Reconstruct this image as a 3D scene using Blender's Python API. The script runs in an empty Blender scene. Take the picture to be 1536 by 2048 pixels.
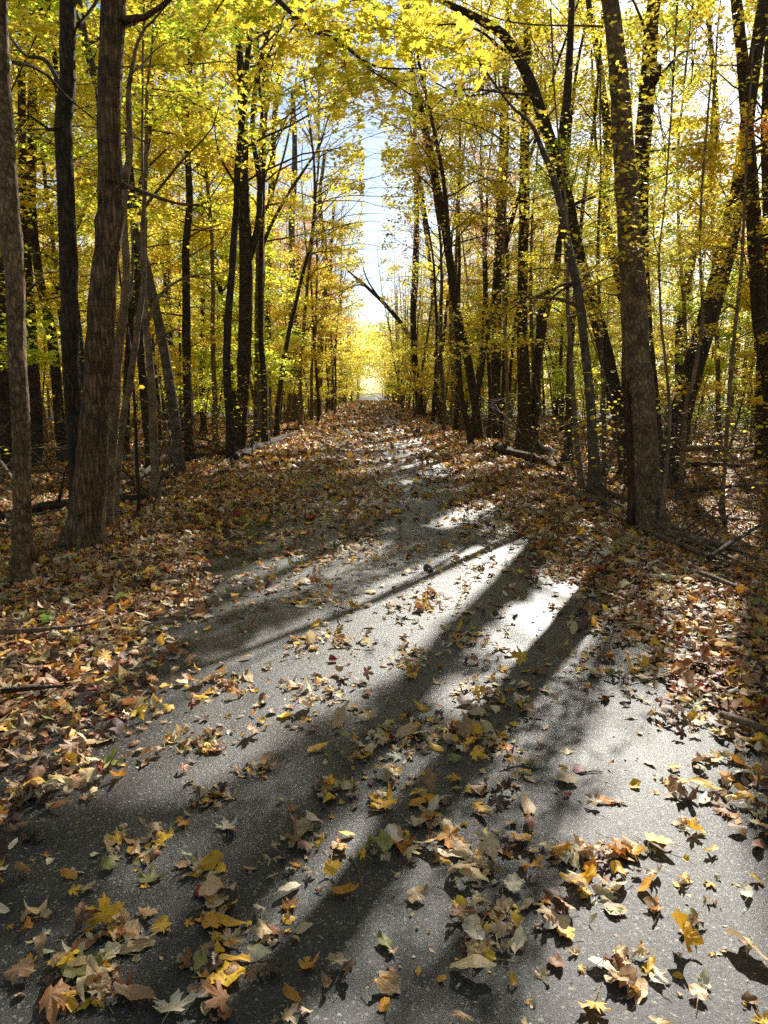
import bpy, math, random
import numpy as np
from mathutils import Vector

# ------------------------------------------------------------------ camera, world, sun
S = bpy.context.scene
COL = S.collection
F = 1500.0                       # focal length in photograph pixels (1536 x 2048)
PITCH = math.atan((1024-785)/F)
YAW = math.atan((768-742)/F*math.cos(PITCH))
CAMZ = 1.5
cam_d = bpy.data.cameras.new("camera"); cam = bpy.data.objects.new("camera", cam_d); COL.objects.link(cam)
cam_d.sensor_fit = 'VERTICAL'; cam_d.sensor_height = 24.0; cam_d.lens = 24.0*F/2048
cam_d.clip_start = 0.05; cam_d.clip_end = 3000
cam.location = (0, 0, CAMZ)
cam.rotation_euler = (math.pi/2-PITCH, 0, -YAW)
S.camera = cam

AZ = math.radians(23); EL = math.radians(33)
SUN = np.array([math.sin(AZ)*math.cos(EL), math.cos(AZ)*math.cos(EL), math.sin(EL)])
world = bpy.data.worlds.new("World"); S.world = world; world.use_nodes = True
wn = world.node_tree; bg = wn.nodes["Background"]
sky = wn.nodes.new("ShaderNodeTexSky"); sky.sky_type = 'NISHITA'; sky.sun_disc = False
sky.sun_elevation = EL; sky.sun_rotation = AZ; sky.air_density = 1.0; sky.dust_density = 0.6; sky.ozone_density = 1.5
wn.links.new(sky.outputs[0], bg.inputs[0]); bg.inputs[1].default_value = 0.07
sl = bpy.data.lights.new("sun", 'SUN'); sl.energy = 5.0; sl.angle = math.radians(0.5); sl.color = (1.0, 0.95, 0.86)
so = bpy.data.objects.new("sun", sl); COL.objects.link(so)
so.rotation_euler = Vector(SUN.tolist()).to_track_quat('Z', 'Y').to_euler()
S.view_settings.view_transform = 'Standard'; S.view_settings.look = 'None'
S.view_settings.exposure = 1.27; S.view_settings.gamma = 1
S.render.engine = 'CYCLES'
c = S.cycles
c.max_bounces = 7; c.diffuse_bounces = 4; c.glossy_bounces = 2; c.transmission_bounces = 4; c.transparent_max_bounces = 4
c.sample_clamp_indirect = 4.0; c.caustics_reflective = False; c.caustics_refractive = False
c.use_adaptive_sampling = True; c.adaptive_threshold = 0.015; c.use_denoising = False

# ------------------------------------------------------------------ helpers
RNG = np.random.default_rng(11)
def smooth(a, b, x):
    t = np.clip((x-a)/(b-a), 0, 1); return t*t*(3-2*t)
def hills(x, y):
    return (np.sin(x*0.83+1.3)*np.cos(y*0.61+0.4)*0.05 + np.sin(x*0.31+y*0.23)*0.07 + np.sin(x*2.1-y*1.7)*0.018)
def ground_z(x, y):
    x = np.asarray(x, float); y = np.asarray(y, float)
    a = np.abs(x-0.06)
    w = smooth(3.0, 5.6, a)
    return -0.012 - 0.06*smooth(2.2, 3.4, a) - 0.48*w + hills(x, y)*smooth(1.9, 5, a) + 0.03*smooth(1.7, 2.2, a)*(1-smooth(2.2, 3.2, a))

fw = np.array([math.sin(YAW)*math.cos(PITCH), math.cos(YAW)*math.cos(PITCH), -math.sin(PITCH)])
rt = np.array([math.cos(YAW), -math.sin(YAW), 0.0])
up = np.cross(rt, fw)
CP = np.array([0, 0, CAMZ])
def ray(px, py):
    return fw + rt*(px-768)/F + up*(1024-py)/F
def at_depth(px, py, Y):
    r = ray(px, py); return CP + r*(Y/r[1])
def on_ground(px, py):
    r = ray(px, py); z = 0.0
    for _ in range(12):
        p = CP + r*((z-CAMZ)/r[2]); z = float(ground_z(p[0], p[1]))
    return p
def project(P):
    d = P-CP; f = d@fw
    f = np.where(f > 0.05, f, 0.05)
    return 768+F*(d@rt)/f, 1024-F*(d@up)/f, f

class MB:
    def __init__(s): s.v = []; s.n = 0; s.f = []
    def add(s, verts, faces, mat=0, pig=None):
        verts = np.asarray(verts, float).reshape(-1, 3)
        if pig is None: pig = np.ones((len(verts), 4))
        s.v.append((verts, pig))
        for fa in faces:
            if len(fa): s.f.append((np.asarray(fa, np.int64)+s.n, mat))
        s.n += len(verts)
    def build(s, name, mats, parent=None, origin=(0, 0, 0), link=True, pig=False, smooth_=True):
        me = bpy.data.meshes.new(name)
        V = np.concatenate([v for v, _ in s.v]) - np.asarray(origin, float)
        me.vertices.add(len(V)); me.vertices.foreach_set("co", V.astype(np.float32).ravel())
        loops = np.concatenate([f.ravel() for f, _ in s.f]); tot = np.concatenate([np.full(len(f), f.shape[1]) for f, _ in s.f])
        mi = np.concatenate([np.full(len(f), m) for f, m in s.f])
        me.loops.add(len(loops)); me.loops.foreach_set("vertex_index", loops.astype(np.int32))
        me.polygons.add(len(tot)); me.polygons.foreach_set("loop_start", (np.cumsum(tot)-tot).astype(np.int32))
        me.polygons.foreach_set("material_index", mi.astype(np.int32))
        me.polygons.foreach_set("use_smooth", np.full(len(tot), smooth_))
        if pig:
            at = me.attributes.new("pig", 'FLOAT_COLOR', 'POINT')
            at.data.foreach_set("color", np.concatenate([p for _, p in s.v]).astype(np.float32).ravel())
        me.update(calc_edges=True)
        for m in (mats if isinstance(mats, (list, tuple)) else [mats]): me.materials.append(m)
        if not link: return me
        o = bpy.data.objects.new(name, me); COL.objects.link(o)
        if parent is not None: o.parent = parent
        else: o.location = tuple(origin)
        return o

def tube(mb, P, R, sides=8, mat=0, lump=0.0, rng=None, closed=True, root=None):
    P = np.asarray(P, float); R = np.asarray(R, float); n = len(P)
    T = np.gradient(P, axis=0); T /= np.linalg.norm(T, axis=1)[:, None]+1e-9
    ref = np.array([1.0, 0, 0]) if abs(T[0][0]) < 0.9 else np.array([0, 1.0, 0])
    A = np.empty_like(P); a = ref
    for i in range(n):
        a = a - T[i]*(a@T[i]); a = a/(np.linalg.norm(a)+1e-9); A[i] = a
    B = np.cross(T, A)
    th = np.arange(sides)/sides*2*math.pi
    rr = np.repeat(R[:, None], sides, 1)
    if lump and rng is not None:
        i = np.arange(n)[:, None]
        q = rng.uniform(0, 6.28, 6)
        rr = rr*(1+lump*(0.5*np.sin(2*th+0.21*i+q[0])+0.4*np.sin(3*th-0.37*i+q[1])+0.35*np.sin(5*th+0.15*i+q[2])+0.5*np.sin(0.53*i+q[3]+th))
                 + lump*0.6*rng.normal(0, 1, (n, sides)))
    if root is not None:
        q = rng.uniform(0, 6.28, 3); lb = np.maximum(0, np.cos(3*th+q[0]+.8*np.sin(th+q[1])))**1.5+.5*np.maximum(0, np.cos(5*th+q[2])); rr = rr*(1+root[:, None]*lb[None])
    V = P[:, None, :] + rr[..., None]*(np.cos(th)[None, :, None]*A[:, None, :]+np.sin(th)[None, :, None]*B[:, None, :])
    idx = np.arange(n*sides).reshape(n, sides); nx = np.roll(idx, -1, 1)
    q = np.stack([idx[:-1], nx[:-1], nx[1:], idx[1:]], -1).reshape(-1, 4)
    V = V.reshape(-1, 3); faces = [q]
    if closed:
        V = np.vstack([V, P[0], P[-1]]); b = n*sides
        faces.append(np.stack([nx[0], idx[0], np.full(sides, b)], -1)); faces.append(np.stack([idx[-1], nx[-1], np.full(sides, b+1)], -1))
    mb.add(V, faces, mat)

def spline(P, step):
    """resample a polyline (any columns) through Catmull-Rom"""
    P = np.asarray(P, float)
    if len(P) < 3:
        n = max(2, int(np.linalg.norm(P[1][:3]-P[0][:3])/step)+1); t = np.linspace(0, 1, n)[:, None]
        return P[0]*(1-t)+P[1]*t
    Q = np.vstack([2*P[0]-P[1], P, 2*P[-1]-P[-2]]); out = []
    for i in range(1, len(Q)-2):
        n = max(1, int(round(np.linalg.norm(Q[i+1][:3]-Q[i][:3])/step)))
        t = (np.arange(n)/n)[:, None]
        out.append(0.5*((2*Q[i])+(-Q[i-1]+Q[i+1])*t+(2*Q[i-1]-5*Q[i]+4*Q[i+1]-Q[i+2])*t*t+(-Q[i-1]+3*Q[i]-3*Q[i+1]+Q[i+2])*t**3))
    out.append(P[-1:]); return np.vstack(out)

def thing(name, label, cat, loc, group=None):
    o = bpy.data.objects.new(name, None); COL.objects.link(o); o.location = tuple(float(v) for v in loc)
    o.empty_display_size = 0.2
    o['label'] = label; o['category'] = cat
    if group: o['group'] = group
    return o
def tag(o, label, cat, group=None):
    o['label'] = label; o['category'] = cat
    if group: o['group'] = group
    return o
ORD = ['first', 'second', 'third', 'fourth', 'fifth', 'sixth', 'seventh', 'eighth', 'ninth', 'tenth', 'eleventh', 'twelfth', 'thirteenth', 'fourteenth', 'fifteenth', 'sixteenth',
       'seventeenth', 'eighteenth', 'nineteenth', 'twentieth']
ORD += ['twenty-'+w for w in ORD[:9]] + ['thirtieth'] + ['thirty-'+w for w in ORD[:9]] + ['fortieth'] + ['forty-'+w for w in ORD[:9]]

# ------------------------------------------------------------------ materials
def mat(name):
    m = bpy.data.materials.new(name); m.use_nodes = True; nt = m.node_tree
    return m, nt, nt.nodes["Principled BSDF"], nt.nodes["Material Output"]
def N(nt, kind, **kw):
    n = nt.nodes.new(kind)
    for k, v in kw.items(): setattr(n, k, v)
    return n
def ramp(nt, stops):
    r = nt.nodes.new("ShaderNodeValToRGB"); e = r.color_ramp.elements
    while len(e) < len(stops): e.new(0.5)
    for x, (p, col) in zip(e, stops): x.position = p; x.color = (*col, 1)
    return r
def coords(nt, scale=(1, 1, 1), out="Object"):
    t = N(nt, "ShaderNodeTexCoord"); m = N(nt, "ShaderNodeMapping"); m.inputs["Scale"].default_value = scale
    nt.links.new(t.outputs[out], m.inputs[0]); return m
def tex(nt, kind, vec, scale, **kw):
    n = N(nt, kind); n.inputs["Scale"].default_value = scale
    for k, v in kw.items():
        if k in n.inputs.keys(): n.inputs[k].default_value = v
        else: setattr(n, k, v)
    nt.links.new(vec.outputs[0], n.inputs["Vector"]); return n

def bark(name, c1, c2, c3, furrow=1.0, moss=0.0, vscale=5.0):
    gain = 1.4 if name in ('bark pale', 'bark flaking plates', 'bark furrowed', 'bark grey', 'dead wood') else 1.1
    c1, c2, c3 = [(a*1.08*gain, g_*.96*gain, b_*.80*gain) for a, g_, b_ in (c1, c2, c3)]
    m, nt, b, out = mat(name); L = nt.links.new
    v = coords(nt, (1, 1, 1/vscale)); v2 = coords(nt, (1, 1, 1)); v3 = coords(nt, (0.25, 0.25, 6))
    w = tex(nt, "ShaderNodeTexVoronoi", v, 27, feature='DISTANCE_TO_EDGE')
    n1 = tex(nt, "ShaderNodeTexNoise", v, 60, Detail=6.0, Roughness=0.65)
    n2 = tex(nt, "ShaderNodeTexNoise", v2, 7.0, Detail=6.0, Roughness=0.65)
    n3 = tex(nt, "ShaderNodeTexNoise", v3, 3.0, Detail=3.0)
    dist = N(nt, "ShaderNodeVectorMath", operation='MULTIPLY_ADD')
    L(n1.outputs["Color"], dist.inputs[0]); dist.inputs[1].default_value = (0.02, 0.02, 0.02)
    L(v.outputs[0], dist.inputs[2]); L(dist.outputs[0], w.inputs["Vector"])
    r = ramp(nt, [(0.0, c1), (0.35, c2), (0.75, c3)])
    mx = N(nt, "ShaderNodeMath", operation='MULTIPLY_ADD'); L(w.outputs["Distance"], mx.inputs[0]); mx.inputs[1].default_value = 1.3*furrow
    ad = N(nt, "ShaderNodeMath", operation='MULTIPLY_ADD'); L(n1.outputs[0], ad.inputs[0]); ad.inputs[1].default_value = 0.9; ad.inputs[2].default_value = -0.28
    L(ad.outputs[0], mx.inputs[2]); L(mx.outputs[0], r.inputs[0])
    # mottling that stays on the bark: lichen-pale and dark damp patches, cross bands
    r2 = ramp(nt, [(0.36, (0.45, 0.43, 0.40)), (0.5, (0.85, 0.84, 0.82)), (0.64, (1.35, 1.33, 1.28))]); L(n2.outputs[0], r2.inputs[0])
    mu = N(nt, "ShaderNodeMix", data_type='RGBA', blend_type='MULTIPLY'); mu.inputs[0].default_value = 1
    L(r.outputs[0], mu.inputs[6]); L(r2.outputs[0], mu.inputs[7])
    r3 = ramp(nt, [(0.33, (0.55, 0.5, 0.45)), (0.42, (1, 1, 1))]); L(n3.outputs[0], r3.inputs[0])
    mu2 = N(nt, "ShaderNodeMix", data_type='RGBA', blend_type='MULTIPLY'); mu2.inputs[0].default_value = 0.7
    L(mu.outputs[2], mu2.inputs[6]); L(r3.outputs[0], mu2.inputs[7]); last = mu2.outputs[2]
    if moss:
        r4 = ramp(nt, [(0.5, (0, 0, 0)), (0.7, (1, 1, 1))]); n4 = tex(nt, "ShaderNodeTexNoise", v2, 2.2, Detail=6.0); L(n4.outputs[0], r4.inputs[0])
        mm = N(nt, "ShaderNodeMix", data_type='RGBA'); mm.inputs[7].default_value = (0.07, 0.085, 0.03, 1)
        mf = N(nt, "ShaderNodeMath", operation='MULTIPLY'); L(r4.outputs[0], mf.inputs[0]); mf.inputs[1].default_value = moss
        L(mf.outputs[0], mm.inputs[0]); L(last, mm.inputs[6]); last = mm.outputs[2]
    L(last, b.inputs["Base Color"]); b.inputs["Roughness"].default_value = 0.88; b.inputs["Specular IOR Level"].default_value = 0.25
    bu = N(nt, "ShaderNodeBump"); bu.inputs["Strength"].default_value = 0.9; bu.inputs["Distance"].default_value = 0.022*furrow
    L(mx.outputs[0], bu.inputs["Height"]); L(bu.outputs[0], b.inputs["Normal"])
    return m
M_FURROW = bark("bark furrowed", (0.026, 0.017, 0.010), (0.085, 0.058, 0.036), (0.17, 0.122, 0.078), 1.2, 0.15, 7)
M_DARK = bark("bark dark", (0.018, 0.014, 0.011), (0.048, 0.037, 0.027), (0.10, 0.078, 0.058), 1.0, 0.2, 5)
M_PALE = bark("bark pale", (0.08, 0.06, 0.042), (0.16, 0.125, 0.088), (0.23, 0.185, 0.13), 0.35, 0.25, 2.5)
M_GREY = bark("bark grey", (0.04, 0.034, 0.028), (0.09, 0.077, 0.062), (0.16, 0.14, 0.115), 0.7, 0.2, 4)
M_PLATE = bark("bark flaking plates", (0.040, 0.028, 0.018), (0.125, 0.092, 0.06), (0.22, 0.165, 0.11), 1.0, 0.05, 2.2)
M_ROT = bark("bare rotten wood", (0.02, 0.012, 0.008), (0.07, 0.04, 0.025), (0.12, 0.07, 0.04), 0.8, 0.0, 9)
M_DEAD = bark("dead wood", (0.045, 0.035, 0.028), (0.12, 0.095, 0.075), (0.22, 0.19, 0.155), 0.6, 0.1, 8)
M_TWIG = bark("twig bark", (0.06, 0.046, 0.034), (0.13, 0.105, 0.08), (0.24, 0.20, 0.16), 0.3, 0.0, 3)

def leafmat(name, trans, rough=0.5, veins=False):
    m, nt, b, out = mat(name); L = nt.links.new
    a = N(nt, "ShaderNodeAttribute", attribute_name="pig")
    v = coords(nt, (1, 1, 1)); n = tex(nt, "ShaderNodeTexNoise", v, 45.0 if veins else 20.0, Detail=4.0)
    r = ramp(nt, [(0.28, (0.5, 0.4, 0.33)), (0.45, (0.9, 0.87, 0.84)), (0.6, (1.05, 1.04, 1)), (0.78, (1.18, 1.15, 1.0))]); L(n.outputs[0], r.inputs[0])
    mu = N(nt, "ShaderNodeMix", data_type='RGBA', blend_type='MULTIPLY'); mu.inputs[0].default_value = 0.8 if veins else 0.35
    L(a.outputs["Color"], mu.inputs[6]); L(r.outputs[0], mu.inputs[7]); col = mu.outputs[2]
    if veins:
        ve = N(nt, "ShaderNodeMix", data_type='RGBA'); L(col, ve.inputs[6])
        hs = N(nt, "ShaderNodeHueSaturation"); hs.inputs["Saturation"].default_value = 0.75; hs.inputs["Value"].default_value = 1.35; L(a.outputs["Color"], hs.inputs["Color"])
        L(hs.outputs[0], ve.inputs[7])
        rr = ramp(nt, [(0.80, (0, 0, 0)), (0.97, (0.8, 0.8, 0.8))]); L(a.outputs["Alpha"], rr.inputs[0]); L(rr.outputs[0], ve.inputs[0]); col = ve.outputs[2]
        w = tex(nt, "ShaderNodeTexNoise", v, 160.0, Detail=3.0)
        bu = N(nt, "ShaderNodeBump"); bu.inputs["Strength"].default_value = 0.5; bu.inputs["Distance"].default_value = 0.003
        L(w.outputs[0], bu.inputs["Height"]); L(bu.outputs[0], b.inputs["Normal"])
    L(col, b.inputs["Base Color"]); b.inputs["Roughness"].default_value = rough; b.inputs["Specular IOR Level"].default_value = 0.35
    t = N(nt, "ShaderNodeBsdfTranslucent"); g = N(nt, "ShaderNodeGamma"); g.inputs[1].default_value = 0.8 if not veins else 1.0; L(col, g.inputs[0]); L(g.outputs[0], t.inputs[0])
    mx = N(nt, "ShaderNodeMixShader"); mx.inputs[0].default_value = trans
    L(b.outputs[0], mx.inputs[1]); L(t.outputs[0], mx.inputs[2]); L(mx.outputs[0], out.inputs[0])
    return m
M_LEAF = leafmat("living leaf", 0.62)
M_LITTER = leafmat("fallen leaf", 0.25, 0.55, True)

# asphalt
def asphalt():
    m, nt, b, out = mat("asphalt"); L = nt.links.new
    v = coords(nt)
    vo = tex(nt, "ShaderNodeTexVoronoi", v, 150.0, Randomness=1.0)
    n = tex(nt, "ShaderNodeTexNoise", v, 1.2, Detail=6.0); nf = tex(nt, "ShaderNodeTexNoise", v, 150.0, Detail=5.0, Roughness=0.8)
    ng = tex(nt, "ShaderNodeTexNoise", v, 60.0, Detail=4.0, Roughness=0.75)
    sep = N(nt, "ShaderNodeSeparateColor"); L(vo.outputs["Color"], sep.inputs[0])
    stone = ramp(nt, [(0.0, (0.009, 0.009, 0.009)), (0.6, (0.019, 0.0185, 0.0175)), (0.93, (0.038, 0.036, 0.032)), (0.985, (0.20, 0.185, 0.15))])
    L(sep.outputs[0], stone.inputs[0])
    mu = N(nt, "ShaderNodeMix", data_type='RGBA', blend_type='MULTIPLY'); mu.inputs[0].default_value = 1
    r = ramp(nt, [(0.32, (0.62, 0.60, 0.57)), (0.5, (1.0, .99, .97)), (0.7, (1.35, 1.31, 1.25))]); L(n.outputs[0], r.inputs[0]); L(stone.outputs[0], mu.inputs[6]); L(r.outputs[0], mu.inputs[7])
    L(mu.outputs[2], b.inputs["Base Color"])
    rr = N(nt, "ShaderNodeMapRange"); L(sep.outputs[1], rr.inputs[0]); rr.inputs[3].default_value = 0.32; rr.inputs[4].default_value = 0.60; L(rr.outputs[0], b.inputs["Roughness"])
    b.inputs["Specular IOR Level"].default_value = 0.5
    h = N(nt, "ShaderNodeMath", operation='MULTIPLY_ADD'); L(sep.outputs[2], h.inputs[0]); h.inputs[1].default_value = 0.35
    h2 = N(nt, "ShaderNodeMath", operation='ADD'); L(nf.outputs[0], h2.inputs[0]); L(ng.outputs[0], h2.inputs[1]); L(h2.outputs[0], h.inputs[2])
    bu = N(nt, "ShaderNodeBump"); bu.inputs["Strength"].default_value = 0.7; bu.inputs["Distance"].default_value = 0.004
    L(h.outputs[0], bu.inputs["Height"]); L(bu.outputs[0], b.inputs["Normal"])
    return m
M_ASPHALT = asphalt()
def forest_floor():
    m, nt, b, out = mat("forest floor"); L = nt.links.new
    v = coords(nt)
    wn_ = tex(nt, "ShaderNodeTexNoise", v, 9.0, Detail=4.0)
    d = N(nt, "ShaderNodeVectorMath", operation='MULTIPLY_ADD'); L(wn_.outputs["Color"], d.inputs[0]); d.inputs[1].default_value = (0.09, 0.09, 0); L(v.outputs[0], d.inputs[2])
    vo = tex(nt, "ShaderNodeTexVoronoi", d, 13.0, Randomness=1.0); n = tex(nt, "ShaderNodeTexNoise", v, 0.7, Detail=5.0)
    sep = N(nt, "ShaderNodeSeparateColor"); L(vo.outputs["Color"], sep.inputs[0])
    col = ramp(nt, [(0.0, (0.02, 0.013, 0.008)), (0.3, (0.06, 0.034, 0.018)), (0.6, (0.13, 0.075, 0.035)), (0.85, (0.24, 0.16, 0.08)), (1.0, (0.30, 0.17, 0.04))])
    L(sep.outputs[0], col.inputs[0])
    mu = N(nt, "ShaderNodeMix", data_type='RGBA', blend_type='MULTIPLY'); mu.inputs[0].default_value = 1
    r = ramp(nt, [(0.3, (0.6, 0.55, 0.5)), (0.7, (1.1, 1.1, 1.1))]); L(n.outputs[0], r.inputs[0]); L(col.outputs[0], mu.inputs[6]); L(r.outputs[0], mu.inputs[7])
    L(mu.outputs[2], b.inputs["Base Color"]); b.inputs["Roughness"].default_value = 0.8; b.inputs["Specular IOR Level"].default_value = 0.3
    bu = N(nt, "ShaderNodeBump"); bu.inputs["Strength"].default_value = 1.0; bu.inputs["Distance"].default_value = 0.03
    L(sep.outputs[1], bu.inputs["Height"]); L(bu.outputs[0], b.inputs["Normal"])
    return m
M_FLOOR = forest_floor()

# ------------------------------------------------------------------ ground and path
xs = np.concatenate([[-1500, -500, -200, -100, -70], np.arange(-50, -6, 1.0), np.arange(-6, 6, 0.2), np.arange(6, 50, 1.0), [70, 100, 200, 500, 1500]])
ys = np.concatenate([[-300, -60, -20], np.arange(-6, 16, 0.25), np.arange(16, 60, 1.0), np.arange(60, 240, 4.0), [300, 500, 1000, 2000]])
GX, GY = np.meshgrid(xs, ys); GZ = ground_z(GX, GY)
idx = np.arange(GX.size).reshape(GX.shape)
mb = MB(); mb.add(np.stack([GX, GY, GZ], -1).reshape(-1, 3), [np.stack([idx[:-1, :-1], idx[:-1, 1:], idx[1:, 1:], idx[1:, :-1]], -1).reshape(-1, 4)])
g = mb.build("ground", M_FLOOR); g['kind'] = 'structure'
py_ = np.concatenate([np.arange(-6, 20, 0.12), np.arange(20, 231, 1.5)])
def edgeL(y): return -1.50 + 0.035*np.sin(y*1.7) + 0.025*np.sin(y*4.3+1)
def edgeR(y): return 1.62 + 0.035*np.sin(y*1.3+2) + 0.02*np.sin(y*5.1)
el_, er_ = edgeL(py_), edgeR(py_)
cols = [el_-0.02, el_, el_*0.5, 0*el_, er_*0.5, er_, er_+0.02]; zc = [-0.03, 0.004, 0.010, 0.014, 0.010, 0.004, -0.03]
PV = np.stack([np.stack([cc, py_, np.full_like(py_, z)], -1) for cc, z in zip(cols, zc)], 1)
idx = np.arange(PV.shape[0]*PV.shape[1]).reshape(PV.shape[:2])
mb = MB(); mb.add(PV.reshape(-1, 3), [np.stack([idx[:-1, :-1], idx[:-1, 1:], idx[1:, 1:], idx[1:, :-1]], -1).reshape(-1, 4)])
p = mb.build("path", M_ASPHALT); p['kind'] = 'structure'
def surf_z(x, y):
    x = np.asarray(x, float); y = np.asarray(y, float)
    on = (x > edgeL(y)) & (x < edgeR(y))
    return np.where(on, 0.014-0.010*np.minimum(1, np.abs(x)/1.55), ground_z(x, y))

# ------------------------------------------------------------------ where the canopy has gaps (ground coordinates, along the sun)
LITPX = [
    [(-43, 1236), (143, 1215), (236, 1179), (337, 1136), (444, 1122), (544, 1122), (644, 1115), (687, 1086), (752, 1090), (759, 1115), (687, 1136), (630, 1165), (544, 1200), (444, 1222), (372, 1258), (337, 1286), (272, 1301), (236, 1344), (172, 1379), (72, 1444), (-43, 1501)],
    [(186, 1430), (286, 1401), (372, 1358), (458, 1315), (516, 1286), (587, 1258), (644, 1229), (716, 1208), (788, 1158), (859, 1132), (938, 1100), (1038, 1093), (1030, 1091), (1068, 1134), (1135, 1144), (1207, 1177), (1212, 1196), (1183, 1211), (1164, 1259), (1111, 1307), (1087, 1354), (1054, 1350), (1025, 1307), (982, 1268), (920, 1249), (857, 1225), (845, 1286), (802, 1329), (745, 1372), (687, 1401), (616, 1430), (530, 1458), (501, 1544), (401, 1573), (215, 1600), (-43, 1609), (-43, 1544), (72, 1501)],
    [(852, 1054), (952, 1007), (984, 1013), (888, 1061)],
    [(1284, 1378), (1298, 1398), (1260, 1445), (1198, 1532), (1154, 1556), (1178, 1498), (1231, 1422), (1260, 1383)],
    [(1327, 1431), (1375, 1422), (1404, 1469), (1365, 1489), (1375, 1532), (1437, 1527), (1442, 1479), (1480, 1498), (1566, 1575), (1614, 2150), (1107, 2150), (1087, 1982), (1131, 1862), (1183, 1747), (1183, 1671), (1193, 1632), (1222, 1594), (1269, 1541), (1317, 1460)],
    [(1327, 1192), (1437, 1177), (1590, 1230), (1590, 1527), (1471, 1479), (1423, 1431), (1380, 1412), (1365, 1374), (1375, 1335), (1351, 1268)],
    [(872, 1378), (1001, 1364), (992, 1417), (896, 1431)],
    [(560, 1690), (660, 1700), (640, 1800), (560, 1900), (480, 2100), (300, 2100), (420, 1950), (520, 1800)],
    [(520, 880), (700, 870), (800, 875), (860, 885), (850, 898), (700, 905), (560, 905)],
    [(640, 850), (760, 852), (760, 858), (640, 858)],
]
def g0(px, py):
    r = ray(px, py); q = CP + r*((0-CAMZ)/r[2]); return q[0], q[1]
GX0, GY0, GS = -16.0, -4.0, 0.05
NXg, NYg = 760, 1300
gx = GX0+(np.arange(NXg)+.5)*GS; gy = GY0+(np.arange(NYg)+.5)*GS
CX, CY = np.meshgrid(gx, gy, indexing='ij')
LIT = np.zeros(CX.shape, bool)
def inpoly(X, Y, poly):
    r = np.zeros(X.shape, bool); n = len(poly)
    for i in range(n):
        x1, y1 = poly[i]; x2, y2 = poly[(i+1) % n]
        if y1 == y2: continue
        cnd = ((y1 > Y) != (y2 > Y)) & (X < (x2-x1)*(Y-y1)/(y2-y1)+x1); r ^= cnd
    return r
for pl in LITPX: LIT |= inpoly(CX, CY, [g0(*q) for q in pl])
NEAR_LIT = LIT.copy()
for _ in range(1):
    q = LIT.copy(); q[1:] |= LIT[:-1]; q[:-1] |= LIT[1:]; q[:, 1:] |= LIT[:, :-1]; q[:, :-1] |= LIT[:, 1:]; LIT = q
# streaks elsewhere: gaps stretched along the sun's azimuth, away from the near path
u_ = CX*math.sin(AZ)+CY*math.cos(AZ); v_ = CX*math.cos(AZ)-CY*math.sin(AZ)
def vnoise(u, v, seed):
    r = np.random.default_rng(seed); T = r.random((64, 64))
    iu = np.floor(u).astype(int); iv = np.floor(v).astype(int); fu = u-iu; fv = v-iv
    fu = fu*fu*(3-2*fu); fv = fv*fv*(3-2*fv)
    t = lambda a, b: T[(iu+a) % 64, (iv+b) % 64]
    return (t(0, 0)*(1-fu)+t(1, 0)*fu)*(1-fv)+(t(0, 1)*(1-fu)+t(1, 1)*fu)*fv
nz = 0.65*vnoise(u_/2.2, v_/0.8, 5)+0.35*vnoise(u_/0.8, v_/0.35, 6)
LIT |= (vnoise(CX*5.2+11, CY*2.6+5, 77) > .84) & (vnoise(CX*.8, CY*.6, 78) > .42) & (CY > .5)      # stray flecks of sun
FARZ = (CY > 13.5) | (np.abs(CX) > 3.4)
LIT |= (nz > np.where((np.abs(CX) < 3.2), .54, .62)) & FARZ
def ground_hit(P):
    t = P[:, 2]/SUN[2]; return P[:, 0]-SUN[0]*t, P[:, 1]-SUN[1]*t
def lit_at(X, Y, G=None):
    G = LIT if G is None else G
    i = ((X-GX0)/GS).astype(int); j = ((Y-GY0)/GS).astype(int)
    ok = (i >= 0) & (i < NXg) & (j >= 0) & (j < NYg)
    return ok & G[np.clip(i, 0, NXg-1), np.clip(j, 0, NYg-1)]
def keep_leaf(P, rng):
    X, Y = ground_hit(P)
    k = ~lit_at(X, Y) | (vnoise(X*5+3, Y*2.4+9, 71)*.7+vnoise(X*1.3, Y*.9, 72)*.3 > .70)      # a few sprays break up the sunny gaps
    # thin the high canopy where the low foliage below should catch the sun
    uu = X*math.sin(AZ)+Y*math.cos(AZ); vv = X*math.cos(AZ)-Y*math.sin(AZ)
    hi = (P[:, 2] > 8.5) & (vnoise(uu/3.0, vv/1.3, 9) > 0.50) & ~((np.abs(X) < 3.2) & (Y < 13))
    k &= ~hi
    k &= ~((P[:, 2] > 6.4) & (X > -4.4) & (X < -1.0) & (Y > -2.8) & (Y < 1.0))     # sun reaches the bough over the path
    k &= ~((vnoise(uu/1.1, vv/.45, 19) > 0.64) & ~((np.abs(X) < 3.6) & (Y < 13)))
    # the open slot above the path
    slot = (P[:, 1] > 12) & (P[:, 2] < 1+.36*P[:, 1]) & (np.abs(P[:, 0]-0.1) < 0.1+0.008*P[:, 1]) & (P[:, 1] < 80)
    return k & ~slot

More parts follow.
